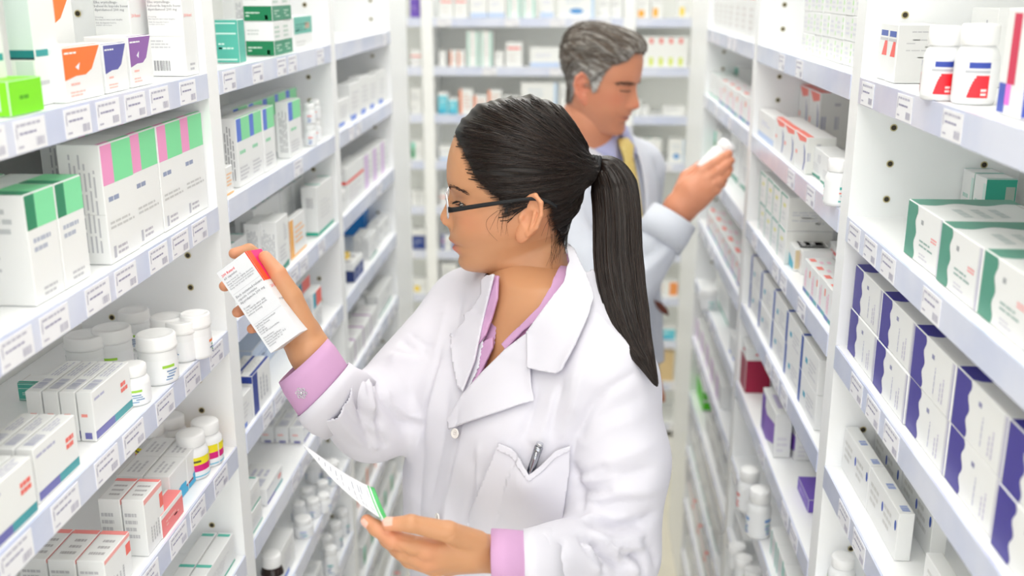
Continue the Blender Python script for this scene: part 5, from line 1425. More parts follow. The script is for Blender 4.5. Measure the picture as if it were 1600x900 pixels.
def d_tealhalf(c): c.p('front', 0, .48, 1, 1, (104, 188, 172)); c.text('front', .1, .55, .9, .8, 3, (70, 150, 136)); c.p('front', .6, .62, .85, .8, (190, 160, 140)); c.text('front', .1, .1, .7, .3, 2, (216, 216, 216))
def d_tealfoot(c): c.p('front', 0, .02, 1, .09, (38, 176, 148)); c.p('left', 0, .02, 1, .09, (38, 176, 148)); c.bars('left', .3, .58, .75, .78, (176, 176, 180)); c.text('front', .2, .3, .8, .7, 5, (226, 226, 228)); c.p('top', .2, 0, .26, 1, (90, 196, 176)); c.p('top', .9, .1, .96, .9, (90, 196, 176))
def d_greytext(c): c.vtext('left', .12, .1, .9, .92, 7, (178, 180, 186)); c.text('front', .2, .2, .8, .5, 4, (216, 216, 220)); c.poly('front', [(.02, .02), (.9, .02), (.9, .14), (.02, .08)], (60, 150, 130)); c.vtext('front', .6, .55, .9, .9, 2, (200, 200, 206))
def d_orangeedge(c): c.p('front', 0, 0, .2, 1, (250, 180, 80)); c.p('left', .86, 0, 1, 1, (250, 170, 60)); c.text('front', .3, .3, .9, .8, 4, (250, 200, 150)); c.p('front', .2, 0, 1, .07, (250, 190, 110))
def d_redblue(c): c.p('front', 0, .55, .5, 1, (250, 102, 92)) if False else None; c.p('front', .35, .62, 1, 1, (248, 104, 92)); c.p('front', 0, .62, .35, 1, (40, 166, 190)); c.vtext('left', .15, .55, .9, .95, 6, (160, 160, 166)); c.text('front', .2, .1, .9, .5, 5, (214, 214, 218)); c.text('left', .1, .1, .9, .45, 5, (206, 206, 210))
def d_lightblue(c):
    for f in ('front', 'left', 'top'): c.p(f, 0, 0, 1, 1, (196, 212, 236))
    c.text('front', .2, .3, .8, .7, 3, (160, 180, 214)); c.p('left', .06, .6, .2, .8, (236, 220, 120))
def d_bluewhite(c): c.p('top', 0, 0, 1, .25, (40, 64, 150)); c.p('front', 0, 0, .28, 1, (36, 60, 150)); c.p('left', 0, .82, 1, 1, (36, 60, 150)); c.text('top', .2, .35, .9, .9, 4, (208, 208, 206)); c.vtext('front', .4, .2, .9, .8, 3, (190, 192, 200)); c.p('front', .1, .5, .22, .7, (220, 60, 160))
def d_purpleedge(c): c.p('top', 0, 0, .1, 1, (156, 62, 160)); c.p('front', 0, 0, .09, 1, (140, 60, 150)); c.text('top', .3, .2, .9, .8, 3, (226, 220, 226)); c.text('front', .3, .2, .9, .8, 3, (222, 218, 224)); c.p('left', 0, .88, 1, 1, (156, 62, 160))
def d_purplew(c):   # purple end with scalloped edge, right-hand shelves
    P1, P2 = (70, 62, 152), (58, 52, 158)
    wavy(c, 'front', .30, P1, .025); wavy_top(c, .30, P2); c.p('left', 0, 0, 1, 1, P1)
    c.p('front', .48, .72, .54, .80, (150, 150, 186)); c.vtext('front', .58, .14, .62, .66, 1, (190, 190, 214)); c.vtext('front', .72, .12, .84, .62, 2, (204, 200, 220)); c.text('right', .1, .3, .85, .8, 4, (210, 208, 222)); c.text('top', .55, .2, .95, .7, 4, (196, 196, 208)); c.p('right', 0, 0, .05, 1, (205, 205, 216)); c.p('front', .93, 0, 1, 1, (214, 213, 222)); c.p('front', .975, .0, 1, 1, (150, 146, 200))
def d_greenw(c):
    P1, P2 = (76, 150, 128), (60, 136, 112)
    wavy(c, 'front', .28, P1, .025); wavy_top(c, .28, (96, 160, 140)); c.p('left', 0, 0, 1, 1, P2)
    c.p('front', .42, .70, .48, .78, (168, 172, 176)); c.text('front', .42, .30, .9, .46, 2, (150, 178, 172), .4); c.text('front', .72, .5, .9, .6, 2, (246, 150, 150)); c.text('front', .44, .1, .7, .22, 2, (214, 212, 222)); c.text('top', .5, .2, .95, .7, 3, (206, 214, 214)); c.text('right', .1, .3, .85, .8, 4, (210, 208, 222)); c.p('front', .93, 0, 1, 1, (216, 215, 224)); c.p('front', .975, .0, 1, 1, (158, 150, 196))
def d_teallong(c): c.p('right', 0, .45, 1, 1, (62, 174, 150)); c.p('right', 0, 0, 1, .45, (20, 160, 128)); c.p('front', .8, .1, 1, .9, (210, 234, 228)); c.p('top', .0, 0, .06, 1, (140, 214, 200)); c.p('top', .9, 0, 1, 1, (150, 218, 204)); c.text('front', .2, .3, .7, .6, 2, (186, 220, 212)); c.p('right', .65, .55, .95, .85, (176, 190, 180))
def d_bluedot(c): c.poly('front', [(.50 + .03 * math.cos(a), .62 + .11 * math.sin(a)) for a in np.linspace(0, 6.28, 10, endpoint=False)], (70, 96, 190)); c.poly('front', [(.93 + .03 * math.cos(a), .68 + .11 * math.sin(a)) for a in np.linspace(0, 6.28, 10, endpoint=False)], (50, 86, 180)); c.bars('top', .38, .3, .5, .8, (150, 170, 226)); c.bars('top', .84, .3, .96, .8, (150, 170, 226)); c.text('front', .08, .3, .4, .8, 3, (216, 216, 214)); c.text('front', .55, .3, .85, .8, 3, (216, 216, 214))
def d_greyslab(c): c.p('front', .15, .78, .85, .88, (70, 96, 180)); c.poly('front', [(.35, .44), (.85, .44), (.85, .7), (.6, .7)], (248, 100, 92)); c.p('front', .1, .70, .9, .75, (206, 206, 208)); c.p('right', 0, 0, 1, 1, (214, 214, 213)); c.text('right', .3, .82, .75, .9, 2, (180, 180, 184)); c.text('right', .2, .42, .85, .78, 6, (188, 188, 190), .35)
def d_pinkwhite(c): c.p('front', .3, .3, .62, .96, (214, 44, 84)); c.p('front', .25, .1, .5, .3, (250, 120, 220)); c.p('right', 0, .02, .2, .35, (84, 104, 196)); c.p('front', 0, .02, .3, .3, (70, 92, 190)); c.p('right', .2, .78, .6, 1, (250, 130, 226)); c.text('right', .3, .2, .9, .7, 5, (226, 226, 228))
def d_redarc(c): c.poly('front', [(.05, .98), (.95, .98), (.95, .86), (.4, .80)], (250, 126, 112)); c.poly('front', [(.75, .8), (.92, .62), (.96, .35), (.86, .08), (.78, .08), (.86, .35), (.82, .62)], (110, 120, 176)); c.p('top', 0, 0, 1, .25, (248, 130, 116)); c.p('right', 0, 0, 1, 1, (226, 226, 222)); c.bars('right', .05, .35, .5, .58, (166, 168, 190)); c.text('right', .35, .65, .85, .85, 2, (190, 190, 194)); c.p('front', .1, .4, .25, .5, (250, 170, 160))
def d_tealarc(c): c.p('front', 0, 0, .08, 1, (70, 168, 150)); c.p('front', 0, .93, .9, 1, (70, 168, 150)); c.p('front', .4, .62, .7, .72, (226, 226, 130)); c.text('front', .3, .2, .8, .5, 2, (216, 220, 224)); c.p('right', 0, 0, 1, 1, (230, 230, 226)); c.text('right', .1, .2, .9, .6, 5, (196, 198, 206), .4)
def d_teal_tri(c): c.poly('front', [(.02, .02), (.9, .02), (.9, .3), (.02, .75)], (70, 176, 200)); c.p('right', 0, .1, .2, .9, (214, 196, 160)); c.text('top', .2, .2, .8, .8, 2, (214, 214, 214))
def d_pinkstripe(c): c.vtext('front', .2, .2, .5, .85, 2, (250, 170, 206)); c.p('front', 0, .02, 1, .14, (96, 112, 180)); c.p('front', .5, .02, 1, .14, (66, 160, 170)); c.p('front', .8, .6, .95, .8, (250, 140, 120)); c.p('top', .1, .1, .5, .3, (250, 140, 130)); c.text('top', .5, .3, .9, .8, 2, (250, 200, 220)); c.text('right', .1, .2, .8, .8, 4, (214, 214, 218))
def d_blueframe(c): c.p('front', 0, 0, .14, 1, (62, 92, 176)); c.p('top', 0, 0, .10, 1, (54, 84, 176)); c.p('front', .3, .4, .42, .55, (60, 170, 200)); c.bars('top', .4, .3, .75, .7, (196, 198, 204)); c.bars('right', .15, .1, .4, .4, (206, 206, 206)); c.text('right', .5, .5, .9, .8, 2, (214, 214, 214)); c.text('front', .5, .2, .9, .7, 4, (216, 216, 222))
def d_crimson(c):
    for f in ('front', 'right'): c.p(f, 0, 0, 1, .72, (158, 22, 62))
    c.poly('right', [(.3, .84), (.5, .9), (.7, .86), (.5, .82)], (214, 70, 80)); c.poly('front', [(.3, .84), (.5, .9), (.7, .86), (.5, .82)], (214, 70, 80))
def d_purplegrad(c): c.poly('front', [(.0, .05), (.4, .02), (.98, .3), (.98, .75), (.4, .6), (.0, .85)], (138, 96, 196)); c.p('front', .0, .1, .25, .9, (110, 66, 176)); c.p('top', .3, .3, .8, .6, (200, 192, 222)); c.text('right', .2, .1, .8, .5, 3, (226, 224, 232))
def d_greendots(c):
    for i in range(3): c.p('front', .82, .12 + .3 * i, .94, .3 + .3 * i, (196, 236, 176))
    c.text('front', .15, .2, .7, .8, 3, (226, 226, 236))
def d_limecap(c):
    for f in ('front', 'right', 'top'): c.p(f, 0, .2, 1, 1, (84, 208, 24))
    c.p('front', 0, 0, 1, .2, (120, 226, 80))
def d_bluebox(c):
    for f in ('front', 'left', 'top'): c.p(f, 0, 0, 1, 1, (40, 142, 228))
    c.text('front', .2, .4, .8, .7, 2, (120, 180, 230))
def d_navybox(c): c.p('front', 0, 0, 1, .7, (40, 66, 140)); c.p('left', 0, 0, 1, .6, (30, 50, 110)); c.text('front', .2, .2, .8, .5, 2, (170, 180, 210)); c.p('top', .1, .3, .4, .8, (160, 160, 170))
def d_yellow(c):
    for f in ('front', 'left', 'top'): c.p(f, 0, 0, 1, 1, (250, 208, 40))
def d_redline(c): c.p('front', 0, .58, 1, .66, (244, 96, 84)); c.p('left', 0, .58, 1, .66, (244, 96, 84)); c.text('left', .1, .7, .9, .95, 2, (176, 176, 176)); c.text('front', .15, .1, .85, .5, 4, (226, 222, 228))
def d_lilac(c): c.p('front', 0, 0, .5, 1, (222, 196, 232)); c.text('front', .55, .2, .95, .8, 4, (206, 204, 214))
def d_bluepeak(c): c.p('front', 0, .02, .5, .16, (110, 140, 220)); c.text('front', .2, .3, .8, .8, 4, (222, 222, 226)); c.p('left', .7, .1, 1, .2, (150, 176, 226))
def d_orangestripe(c): c.p('front', 0, 0, .18, 1, (246, 140, 90)); c.text('front', .3, .2, .9, .85, 5, (226, 196, 188))
def d_redtop(c): c.p('front', .12, .72, .88, .80, (240, 84, 84)); c.text('front', .2, .15, .8, .6, 4, (226, 222, 222)); c.p('front', 0, .8, .1, 1, (200, 200, 200))
def d_tealstripes(c): c.p('front', .1, 0, .2, 1, (140, 212, 196)); c.p('front', .8, 0, .92, 1, (120, 204, 186)); c.text('front', .3, .3, .7, .8, 4, (220, 220, 220))
def d_redyellow(c):
    for i in range(5): c.p('front', .06 + i * .19, .78, .12 + i * .19, .94, (236, 60, 44)); c.p('front', .06 + i * .19, .06, .13 + i * .19, .32, (212, 226, 60))
def d_cyan(c):
    c.p('front', 0, 0, 1, .85, (112, 206, 226)); c.p('front', 0, 0, .8, .2, (36, 170, 206)); c.text('front', .2, .4, .8, .7, 2, (210, 240, 246))
def d_bluebase(c): c.p('front', 0, .0, 1, .22, (190, 208, 240)); c.text('front', .2, .5, .8, .7, 2, (214, 216, 236))
def d_tan(c):
    for f in ('front', 'right', 'left', 'top'): c.p(f, 0, 0, 1, 1, (222, 196, 150))
def d_purple(c):
    for f in ('front', 'top', 'right'): c.p(f, 0, 0, 1, 1, (118, 88, 190))
    c.text('front', .2, .3, .8, .6, 2, (190, 170, 226))
def d_bluespot(c): c.poly('front', [(.5 + .2 * math.cos(a), .28 + .12 * math.sin(a)) for a in np.linspace(0, 6.28, 10, endpoint=False)], (80, 150, 214)); c.text('front', .2, .55, .8, .85, 2, (214, 222, 232)); c.p('front', .9, 0, 1, 1, (190, 214, 240))
def d_greenstrip(c): c.p('front', 0, .1, .3, .8, (30, 160, 104)); c.p('front', 0, .6, .3, .9, (120, 214, 190)); c.text('front', .4, .3, .9, .7, 3, (220, 220, 222))
def d_orangeend(c): c.p('front', .72, .1, 1, .9, (248, 160, 90)); c.text('front', .1, .3, .6, .8, 3, (226, 206, 200))
def d_yellowdot(c): c.p('front', .2, .1, .55, .5, (248, 214, 30)); c.text('front', .6, .3, .95, .7, 2, (220, 220, 220))
def d_orangefig(c): c.p('front', .15, .05, .6, .4, (246, 176, 60)); c.text('front', .2, .6, .9, .85, 2, (220, 220, 222))

CACHE = {}
def cmesh(name, fn, w, d, h, base=WHITE):
    key = (name, round(w, 3), round(d, 3), round(h, 3), base)
    if key not in CACHE:
        c = Carton(round(w, 4), round(d, 4), round(h, 4), base); fn(c); CACHE[key] = c.b.mesh('carton_' + name)
    return CACHE[key]
def uniq(lab):
    n = len(lab.replace('-', ' ').split())
    if lab in SEEN or n > 16: print('LABELBAD', n, lab)
    SEEN[lab] = 1; return lab
def where(bay, k, i, n, pos=''):
    if n > 1: o = ORD[i] + ' in ' + (pos or 'row') + ', '
    else: o = pos + ', ' if pos else ''
    return '%sshelf %s, %s bay' % (o, NUM[k], BAY[bay])
def jit(a): return random.uniform(-a, a)
def row(bay, k, desc, fn, a, b, n=1, d=.05, h=.06, back=.010, deep=1, up=1, pos='', gap=.0012, base=WHITE, turn=0.0, z0=0.0, name='medicine_box', cat='medicine box', hs=None):
    """n boxes side by side from pixel a (near end) to pixel b (far end) of their front edge; deep boxes behind each other, up boxes stacked"""
    side = bay[0]; z = ZS[k] + z0 + .0007
    if side == 'B':
        y0 = ony(a[0], a[1], YB + back)[0]; y1 = ony(b[0], b[1], YB + back)[0]
    else:
        X = XL - back if side == 'L' else XR + back
        y0 = onx(a[0], a[1], X)[1]; y1 = onx(b[0], b[1], X)[1]
    lim = {'L1': (.643, 1.343), 'L2': (1.389, 2.041), 'L3': (2.087, 2.697), 'R1': (.603, 1.333), 'R2': (1.379, 2.107), 'R3': (2.153, 2.927), 'B1': (-1.277, -.578), 'B2': (-.532, .162), 'B3': (.208, .907)}[bay]
    y0, y1 = (min(max(q, lim[0]), lim[1]) for q in (y0, y1))
    if abs(y1 - y0) < .012: y1 = y0 + (.03 if y0 < lim[1] - .04 else -.03)
    w = abs(y1 - y0) / n - gap; lo = min(y0, y1)
    for q in range(deep):
        for i in range(n):
            for u in range(up):
                hh = (hs[i % len(hs)] if hs else h)
                me = cmesh(fn.__name__ if fn.__name__ != 'f' else desc[:18], fn, w, d, hh, base)
                yy = lo + i * (w + gap); bk = back + q * (d + .0016) + (random.uniform(0, .003) if deep == 1 else 0)
                if side == 'L': loc, rz = (XL - bk, yy, z + u * (hh + .0005)), math.pi / 2
                elif side == 'R': loc, rz = (XR + bk, yy + w, z + u * (hh + .0005)), -math.pi / 2
                else: loc, rz = (yy, YB + bk, z + u * (hh + .0005)), 0
                o = new_obj(name, me, None, loc, rz + turn + (jit(.012) if n > 1 and deep == 1 and up == 1 else 0))
                ps = [pos] if pos else []
                if deep > 1: ps.append(['front rank', 'second rank', 'third rank', 'fourth rank', 'fifth rank'][q])
                if up > 1: ps.append(['bottom tier', 'middle tier', 'top tier'][u] if up == 3 else ['lower tier', 'upper tier'][u])
                ii = i if side != 'B' else i
                tag(o, uniq(desc + ', ' + where(bay, k, ii, n, ' '.join(ps))), cat, '%s, shelf %s of the %s bay' % (desc, NUM[k], BAY[bay]) if n * deep * up > 1 else None)
M_CAPW = mat('white_cap', (247, 247, 247), .32); M_JAR = mat('white_jar', (243, 244, 245), .4)
JC = {}
def jar_mesh(kind, r, h, ink=((150, 176, 210), (150, 200, 90), (172, 180, 200))):
    """returns meshes (body, cap, label)"""
    key = (kind, round(r, 4), round(h, 4), ink)
    if key in JC: return JC[key]
    hc = h * (.30 if kind == 'tub' else .26); hb = h - hc
    b = MB()
    if kind == 'tub': b.lathe([(r * .90, 0), (r * .94, .0015), (r * .96, hb * .95), (r * .93, hb)], M_JAR, 32)
    else: b.lathe([(r * .92, 0), (r, .002), (r, hb * .80), (r * .86, hb * .93), (r * .70, hb)], M_JAR, 32)
    c = MB()
    if kind == 'tub':
        c.lathe([(r * .98, hb), (r * 1.03, hb + .001), (r * 1.03, hb + hc * .25), (r * .99, hb + hc * .35), (r * .99, h - hc * .12), (r * .94, h - .0006), (r * .86, h), (r * .84, h - .0008), (r * .5, h - .0008)], M_CAPW, 36)
    else:
        c.lathe([(r * .84, hb), (r * .86, hb + .0008), (r * .86, h - hc * .10), (r * .80, h), (r * .5, h + .0004)], M_CAPW, 36)
    rl = r * (.965 if kind == 'tub' else 1.0) + .0004; l = MB(); rr = random.Random(int(r * 1e5))
    l.patch(rl, 0, 2 * math.pi, hb * .08, hb * .74, mat('jar_label', (246, 247, 249), .45), 32)
    for g in range(3):
        a0 = g * 2.1 + .3
        if kind == 'brand':   # blue flag above red quarter round
            l.patch(rl + .0003, a0, a0 + .95, hb * .62, hb * .72, mat('ink_blue', (56, 78, 176), .5), 6); l.patch(rl + .0003, a0 - .15, a0 + .95, hb * .54, hb * .585, mat('ink_lgrey', (196, 198, 204), .5), 6)
            n_ = 8
            for q in range(n_):
                t = q / n_; l.patch(rl + .0003, a0 + .02 + .50 * (1 - (1 - t) ** .5), a0 + .95, hb * (.12 + .38 * t), hb * (.12 + .38 * (t + 1 / n_)), mat('ink_red', (240, 44, 58), .5), 5)
            for q in range(2): l.patch(rl + .0006, a0 + .6, a0 + .85, hb * (.16 + .07 * q), hb * (.20 + .07 * q), mat('ink_white', (250, 240, 240), .5), 3)
        elif kind == 'yellow':
            l.patch(rl + .0003, a0 - .9, a0 + 1.1, hb * .48, hb * .72, mat('ink_yellow', (244, 228, 30), .5), 12); l.patch(rl + .0003, a0 - .9, a0 + 1.1, hb * .28, hb * .48, mat('ink_magenta', (222, 24, 128), .5), 12); l.patch(rl + .0003, a0 - .9, a0 + 1.1, hb * .10, hb * .14, mat('ink_cyan', (120, 200, 226), .5), 12)
            l.patch(rl + .0006, a0 - .2, a0 + .4, hb * .56, hb * .62, mat('ink_dark', (96, 90, 60), .5), 5)
        else:
            c1_, c2_, c3_ = (mat('ink_%02x%02x%02x' % q, q, .5) for q in ink)
            l.patch(rl + .0003, a0 + .1, a0 + .8, hb * .50, hb * .58, c2_, 5)
            for q in range(4):
                x = a0 + rr.uniform(0, .4); l.patch(rl + .0003, x, x + rr.uniform(.3, .7), hb * (.14 + .08 * q), hb * (.18 + .08 * q), (c1_, c3_)[q % 2], 5)
    JC[key] = (b.mesh('jar_body'), c.mesh('jar_cap'), l.mesh('jar_label')); return JC[key]
def jar(bay, k, px_, py_, dia, h, desc, kind='tub', pos='', ink=((150, 176, 210), (150, 200, 90), (172, 180, 200)), z0=0.0, rot=0.0, name='pill_jar'):
    p = onz(px_, py_, ZS[k]) + np.array([0, 0, z0 + .0007]); me = jar_mesh(kind, dia / 2, h, ink)
    t = empty(name, tuple(p), rot); new_obj('jar_body', me[0], t); new_obj('cap', me[1], t); new_obj('label_wrap', me[2], t)
    tag(t, uniq(desc + ', ' + where(bay, k, 0, 1, pos)), 'jar' if kind in ('tub',) else 'bottle', 'jars on shelf %s of the %s bay' % (NUM[k], BAY[bay]))
    return t

# ---- near left bay
row('L1', 0, 'tall white carton with teal band', d_teal_tall, (-40, 190), (22, 178), 1, .024, .125, .028, pos='nearest')
row('L1', 0, 'tall white carton with teal band', d_teal_tall, (65, 168), (103, 157), 1, .024, .125, .022, pos='beside orange carton')
row('L1', 0, 'bright lime green flat carton', d_limegreen, (22, 190), (74, 172), 1, .045, .030, .003)
row('L1', 0, 'tall white carton with orange corner', d_tri, (84, 150), (128, 140), 1, .03, .105, .075)
row('L1', 0, 'low white carton with orange swoosh', d_swoosh((252, 122, 50)), (107, 160), (167, 148), 1, .05, .052, .008)
row('L1', 0, 'low white carton with blue swoosh', d_swoosh((92, 92, 168)), (169, 145), (205, 137), 1, .05, .050, .010)
row('L1', 0, 'low white carton with purple swoosh', d_swoosh((146, 96, 172)), (207, 135), (242, 126), 1, .05, .055, .012)
row('L1', 0, 'white text carton with pink top set back', d_retard, (213, 110), (240, 108), 1, .0446, .1125, .060)
row('L1', 0, 'white text carton with pink top by divider', d_retard, (293, 119), (319, 112), 1, .0446, .1125, .008)
for o in [o for o in bpy.data.objects if o.get('label', '').startswith('white text carton with pink top')]:
    MT_ = Matrix(((0, 0, -1, -.0004), (-1, 0, 0, .0430), (0, 1, 0, 0), (0, 0, 0, 1)))
    def ltx(s_, z_, size, m_): text_obj(s_, size, m_, o, Matrix.Translation((0, 0, z_)) @ MT_)
    ltx('Elke vrystellings-\nbeheerde kapsule bevat\ndipiridamool 200 mg', .0885, .0044, paper((132, 134, 142)))
    ltx('Dosering:\nEen kapsule twee maal daagliks', .0715, .0027, paper((160, 161, 168))); ltx('Sluk die kapsule heel in,\nsonder om te kou', .0650, .0027, paper((160, 161, 168)))
    text_obj('200 Retard', .0058, paper((250, 130, 124)), o, Matrix(((1, 0, 0, .004), (0, 0, -1, -.0004), (0, 1, 0, .072), (0, 0, 0, 1))))
row('L1', 1, 'white carton with two-tone green band', d_green2, (62, 492), (147, 452), 2, .072, .104, .012)
row('L1', 1, 'white carton with two-tone green band', d_green2, (-20, 500), (40, 470), 1, .060, .100, .098, pos='behind')
row('L1', 1, 'white carton with pink and green bands', d_pinkgreen, (177, 430), (334, 338), 4, .046, .127, .009)
row('L1', 1, 'white carton with pink and green bands', d_pinkgreen, (146, 400), (276, 330), 4, .046, .127, .078, pos='back row')
for i, (x, y, dm, h, ps) in enumerate([(181, 578, .047, .056, 'left of the large tub'), (250, 594, .047, .060, 'large front'), (310, 556, .038, .058, 'beside the divider'), (214, 540, .040, .050, 'behind the left tub'), (266, 556, .042, .054, 'behind the large front tub'),
                                       (288, 560, .040, .052, 'between large tub and divider tub'), (140, 585, .050, .052, 'in shade behind cartons')]):
    jar('L1', 2, x, y, dm, h, 'white screw top tub', pos=ps, rot=i * .7, ink=((150, 176, 210), (164, 214, 70), (120, 150, 190)) if i != 2 else ((70, 110, 160), (246, 130, 60), (40, 160, 90)))
jar('L1', 2, 212, 628, .036, .046, 'small white pill jar in front', 'round', rot=.3, ink=((150, 176, 210), (164, 214, 70), (120, 150, 190)))
row('L1', 2, 'long white carton with purple-teal foot', d_wave, (153, 703), (211, 652), 1, .0165, .055, .017, deep=4, pos='far stack')
row('L1', 2, 'long white carton with purple-teal foot', d_wave, (60, 768), (124, 704), 1, .0165, .055, .008, deep=3, pos='middle stack')
row('L1', 2, 'long white carton with purple-teal foot', d_wave, (-26, 840), (58, 772), 1, .0165, .055, .003, deep=2, pos='near stack')
row('L1', 2, 'dark teal capped thin carton', d_tealface, (100, 640), (118, 630), 1, .05, .022, .105)
for i, (x, y, ps) in enumerate([(325, 722, 'nearest the divider'), (303, 742, 'in front'), (272, 713, 'behind'), (240, 726, 'far back')]):
    jar('L1', 3, x, y, .043, .062, 'white tub with yellow and magenta label', 'yellow', pos=ps, rot=i * .5 + .2)
row('L1', 3, 'small white carton with crimson-cyan foot', d_small_redblue, (270, 806), (322, 762), 2, .033, .047, .020, deep=2)
row('L1', 3, 'small salmon pink carton', d_salmon, (258, 862), (292, 826), 1, .022, .030, .004)
row('L1', 3, 'white carton with pink edged top', d_pinktop, (236, 898), (263, 852), 1, .026, .072, .006, deep=2, pos='far pair')
row('L1', 3, 'white carton with pink edged top', d_pinktop, (172, 960), (212, 915), 1, .030, .052, .010, deep=3, pos='near set')
row('L1', 3, 'plain white barcode carton', d_bluedot, (96, 1000), (150, 985), 1, .04, .045, .016)
row('L1', 4, 'long white carton with teal rim', d_tealfoot, (322, 925), (368, 872), 1, .022, .045, .010, deep=2)

# ---- middle left bay
row('L2', 0, 'teal printed carton', d_tealface, (376, 106), (386, 104), 1, .034, .062, .016)
row('L2', 0, 'white carton with green lower half', d_greenbox, (430, 90), (460, 84), 2, .047, .054, .010, up=2)
row('L2', 0, 'narrow grey text carton', d_greytext, (398, 80), (428, 76), 3, .030, .105, .075)
row('L2', 0, 'white carton with teal upper half', d_tealhalf, (462, 84), (490, 77), 1, .03, .058, .012)
row('L2', 1, 'white carton with blue and green band', d_bluegreen, (378, 302), (435, 268), 3, .030, .100, .010)
row('L2', 1, 'white carton with blue and green band', d_bluegreen, (455, 256), (474, 244), 1, .022, .095, .010, pos='separate')
row('L2', 1, 'white carton with blue and green band', d_bluegreen, (372, 270), (470, 226), 5, .030, .100, .055, pos='back row')
row('L2', 1, 'small white carton with orange wedge', d_orangeedge, (355, 318), (369, 308), 1, .03, .040, .008)
for i, (x, y) in enumerate([(486, 228), (494, 220)]):
    jar('L2', 1, x, y, .022, .040, 'small white bottle with red-blue label', 'round', pos=['front', 'rear'][i], ink=((70, 110, 190), (240, 120, 110), (60, 130, 190)))
    jar('L2', 1, x, y, .022, .036, 'small white bottle with red-blue label', 'round', pos=['front upper', 'rear upper'][i], ink=((70, 110, 190), (240, 120, 110), (60, 130, 190)), z0=.0410)
row('L2', 2, 'tall white carton with teal foot', d_tealfoot, (500, 376), (524, 357), 1, .030, .096, .006, pos='front')
row('L2', 2, 'tall white carton with teal foot', d_tealfoot, (402, 400), (500, 345), 4, .034, .094, .065, pos='back row')
row('L2', 2, 'white leaflet carton with dense print', d_greytext, (438, 428), (456, 412), 1, .028, .090, .006, pos='front')
row('L2', 2, 'white leaflet carton with dense print', d_greytext, (412, 420), (432, 405), 1, .026, .088, .030, pos='behind')
row('L2', 2, 'white carton with orange edge', d_orangeedge, (458, 408), (482, 390), 1, .012, .070, .010)
row('L2', 2, 'white carton with teal foot', d_tealfoot, (368, 470), (392, 440), 1, .04, .075, .050, pos='by near divider')
row('L2', 3, 'white carton with red and blue cap', d_redblue, (493, 520), (506, 510), 1, .020, .080, .008, pos='front')
row('L2', 3, 'white carton with red and blue cap', d_redblue, (470, 525), (490, 510), 1, .020, .085, .045, pos='back')
row('L2', 3, 'pale blue carton', d_lightblue, (400, 640), (462, 585), 2, .04, .050, .055)
row('L2', 3, 'white carton with navy blue edge', d_bluewhite, (399, 664), (426, 632), 1, .020, .066, .006, deep=2)
row('L2', 3, 'white carton with pale blue edge', d_bluepeak, (376, 692), (397, 667), 1, .030, .052, .006, pos='beside divider')
row('L2', 4, 'white carton with striped barcode top', d_wave, (476, 712), (494, 680), 1, .026, .032, .012, deep=3)
row('L2', 4, 'white carton with dense print', d_greytext, (500, 680), (528, 640), 2, .03, .045, .020)
row('L2', 4, 'flat white carton with blue barcode', d_wave, (421, 798), (445, 758), 1, .055, .030, .008)
row('L2', 4, 'white carton with teal line', d_tealfoot, (389, 858), (412, 818), 1, .045, .036, .006, up=2)
for i, (x, y) in enumerate([(475, 836), (507, 798), (490, 806), (492, 752), (519, 755), (468, 812), (505, 778), (480, 790)]):
    jar('L2', 5, x, y, .036 if i in (0, 3, 4) else .028, .050 if i in (3, 4) else .036, 'small white pill jar', 'round', pos=['foremost of cluster', 'rightmost at front', 'just behind the foremost', 'large at back left', 'large at back right', 'leftmost of cluster', 'middle right', 'middle of cluster'][i], ink=((120, 130, 190), (150, 160, 214), (90, 180, 180)), rot=i)
row('L2', 5, 'tall white carton with blue foot line', d_bluepeak, (442, 880), (461, 838), 1, .035, .062, .008)
jar('L2', 5, 428, 930, .038, .078, 'dark brown bottle with white label', 'round', name='medicine_bottle', ink=((240, 110, 100), (240, 240, 240), (230, 230, 230)))
for i, (x, y) in enumerate([(512, 878), (525, 856), (518, 895), (536, 835)]):
    jar('L2', 6, x, y, .030, .060, 'white bottle with teal band', 'round', pos=ORD[i] + ' from the front', ink=((40, 110, 160), (40, 170, 170), (50, 70, 140)), rot=i)
row('L2', 6, 'white printed carton', d_plain, (498, 940), (508, 915), 1, .03, .055, .012)
row('L2', 7, 'white printed carton', d_plain, (510, 1050), (550, 950), 3, .04, .06, .012)
for o in [o for o in bpy.data.objects if o.get('label', '').startswith('dark brown bottle')]:
    bc = [c for c in o.children if c.name.startswith('jar_body')][0]; me = bc.data.copy(); me.materials.clear(); me.materials.append(mat('brown_glass', (44, 32, 28), .15)); bc.data = me

# ---- far left bay
row('L3', 1, 'white carton with blue foot', d_bluepeak, (532, 204), (608, 172), 5, .03, .075, .012, hs=[.055, .08, .085, .078, .082])
row('L3', 2, 'white carton with red line', d_redline, (543, 300), (570, 283), 1, .035, .085, .010)
row('L3', 2, 'white carton with lilac panel', d_lilac, (571, 282), (608, 264), 3, .03, .080, .012)
row('L3', 2, 'low white carton', d_plain, (531, 318), (542, 308), 1, .03, .045, .008)
row('L3', 3, 'bright blue carton', d_bluebox, (574, 390), (588, 380), 1, .062, .088, .070)
row('L3', 3, 'white printed carton', d_greytext, (579, 408), (590, 396), 1, .020, .058, .012, deep=2)
row('L3', 3, 'navy and white carton', d_navybox, (556, 440), (570, 422), 2, .035, .045, .006)
row('L3', 3, 'yellow carton', d_yellow, (545, 452), (550, 446), 1, .02, .055, .030)
row('L3', 3, 'pale printed carton', d_plain, (593, 392), (612, 370), 2, .03, .055, .015)
row('L3', 4, 'white carton with purple edge', d_purpleedge, (540, 545), (590, 490), 4, .045, .05, .008)
row('L3', 4, 'white printed carton', d_greytext, (592, 490), (614, 465), 1, .03, .06, .012)
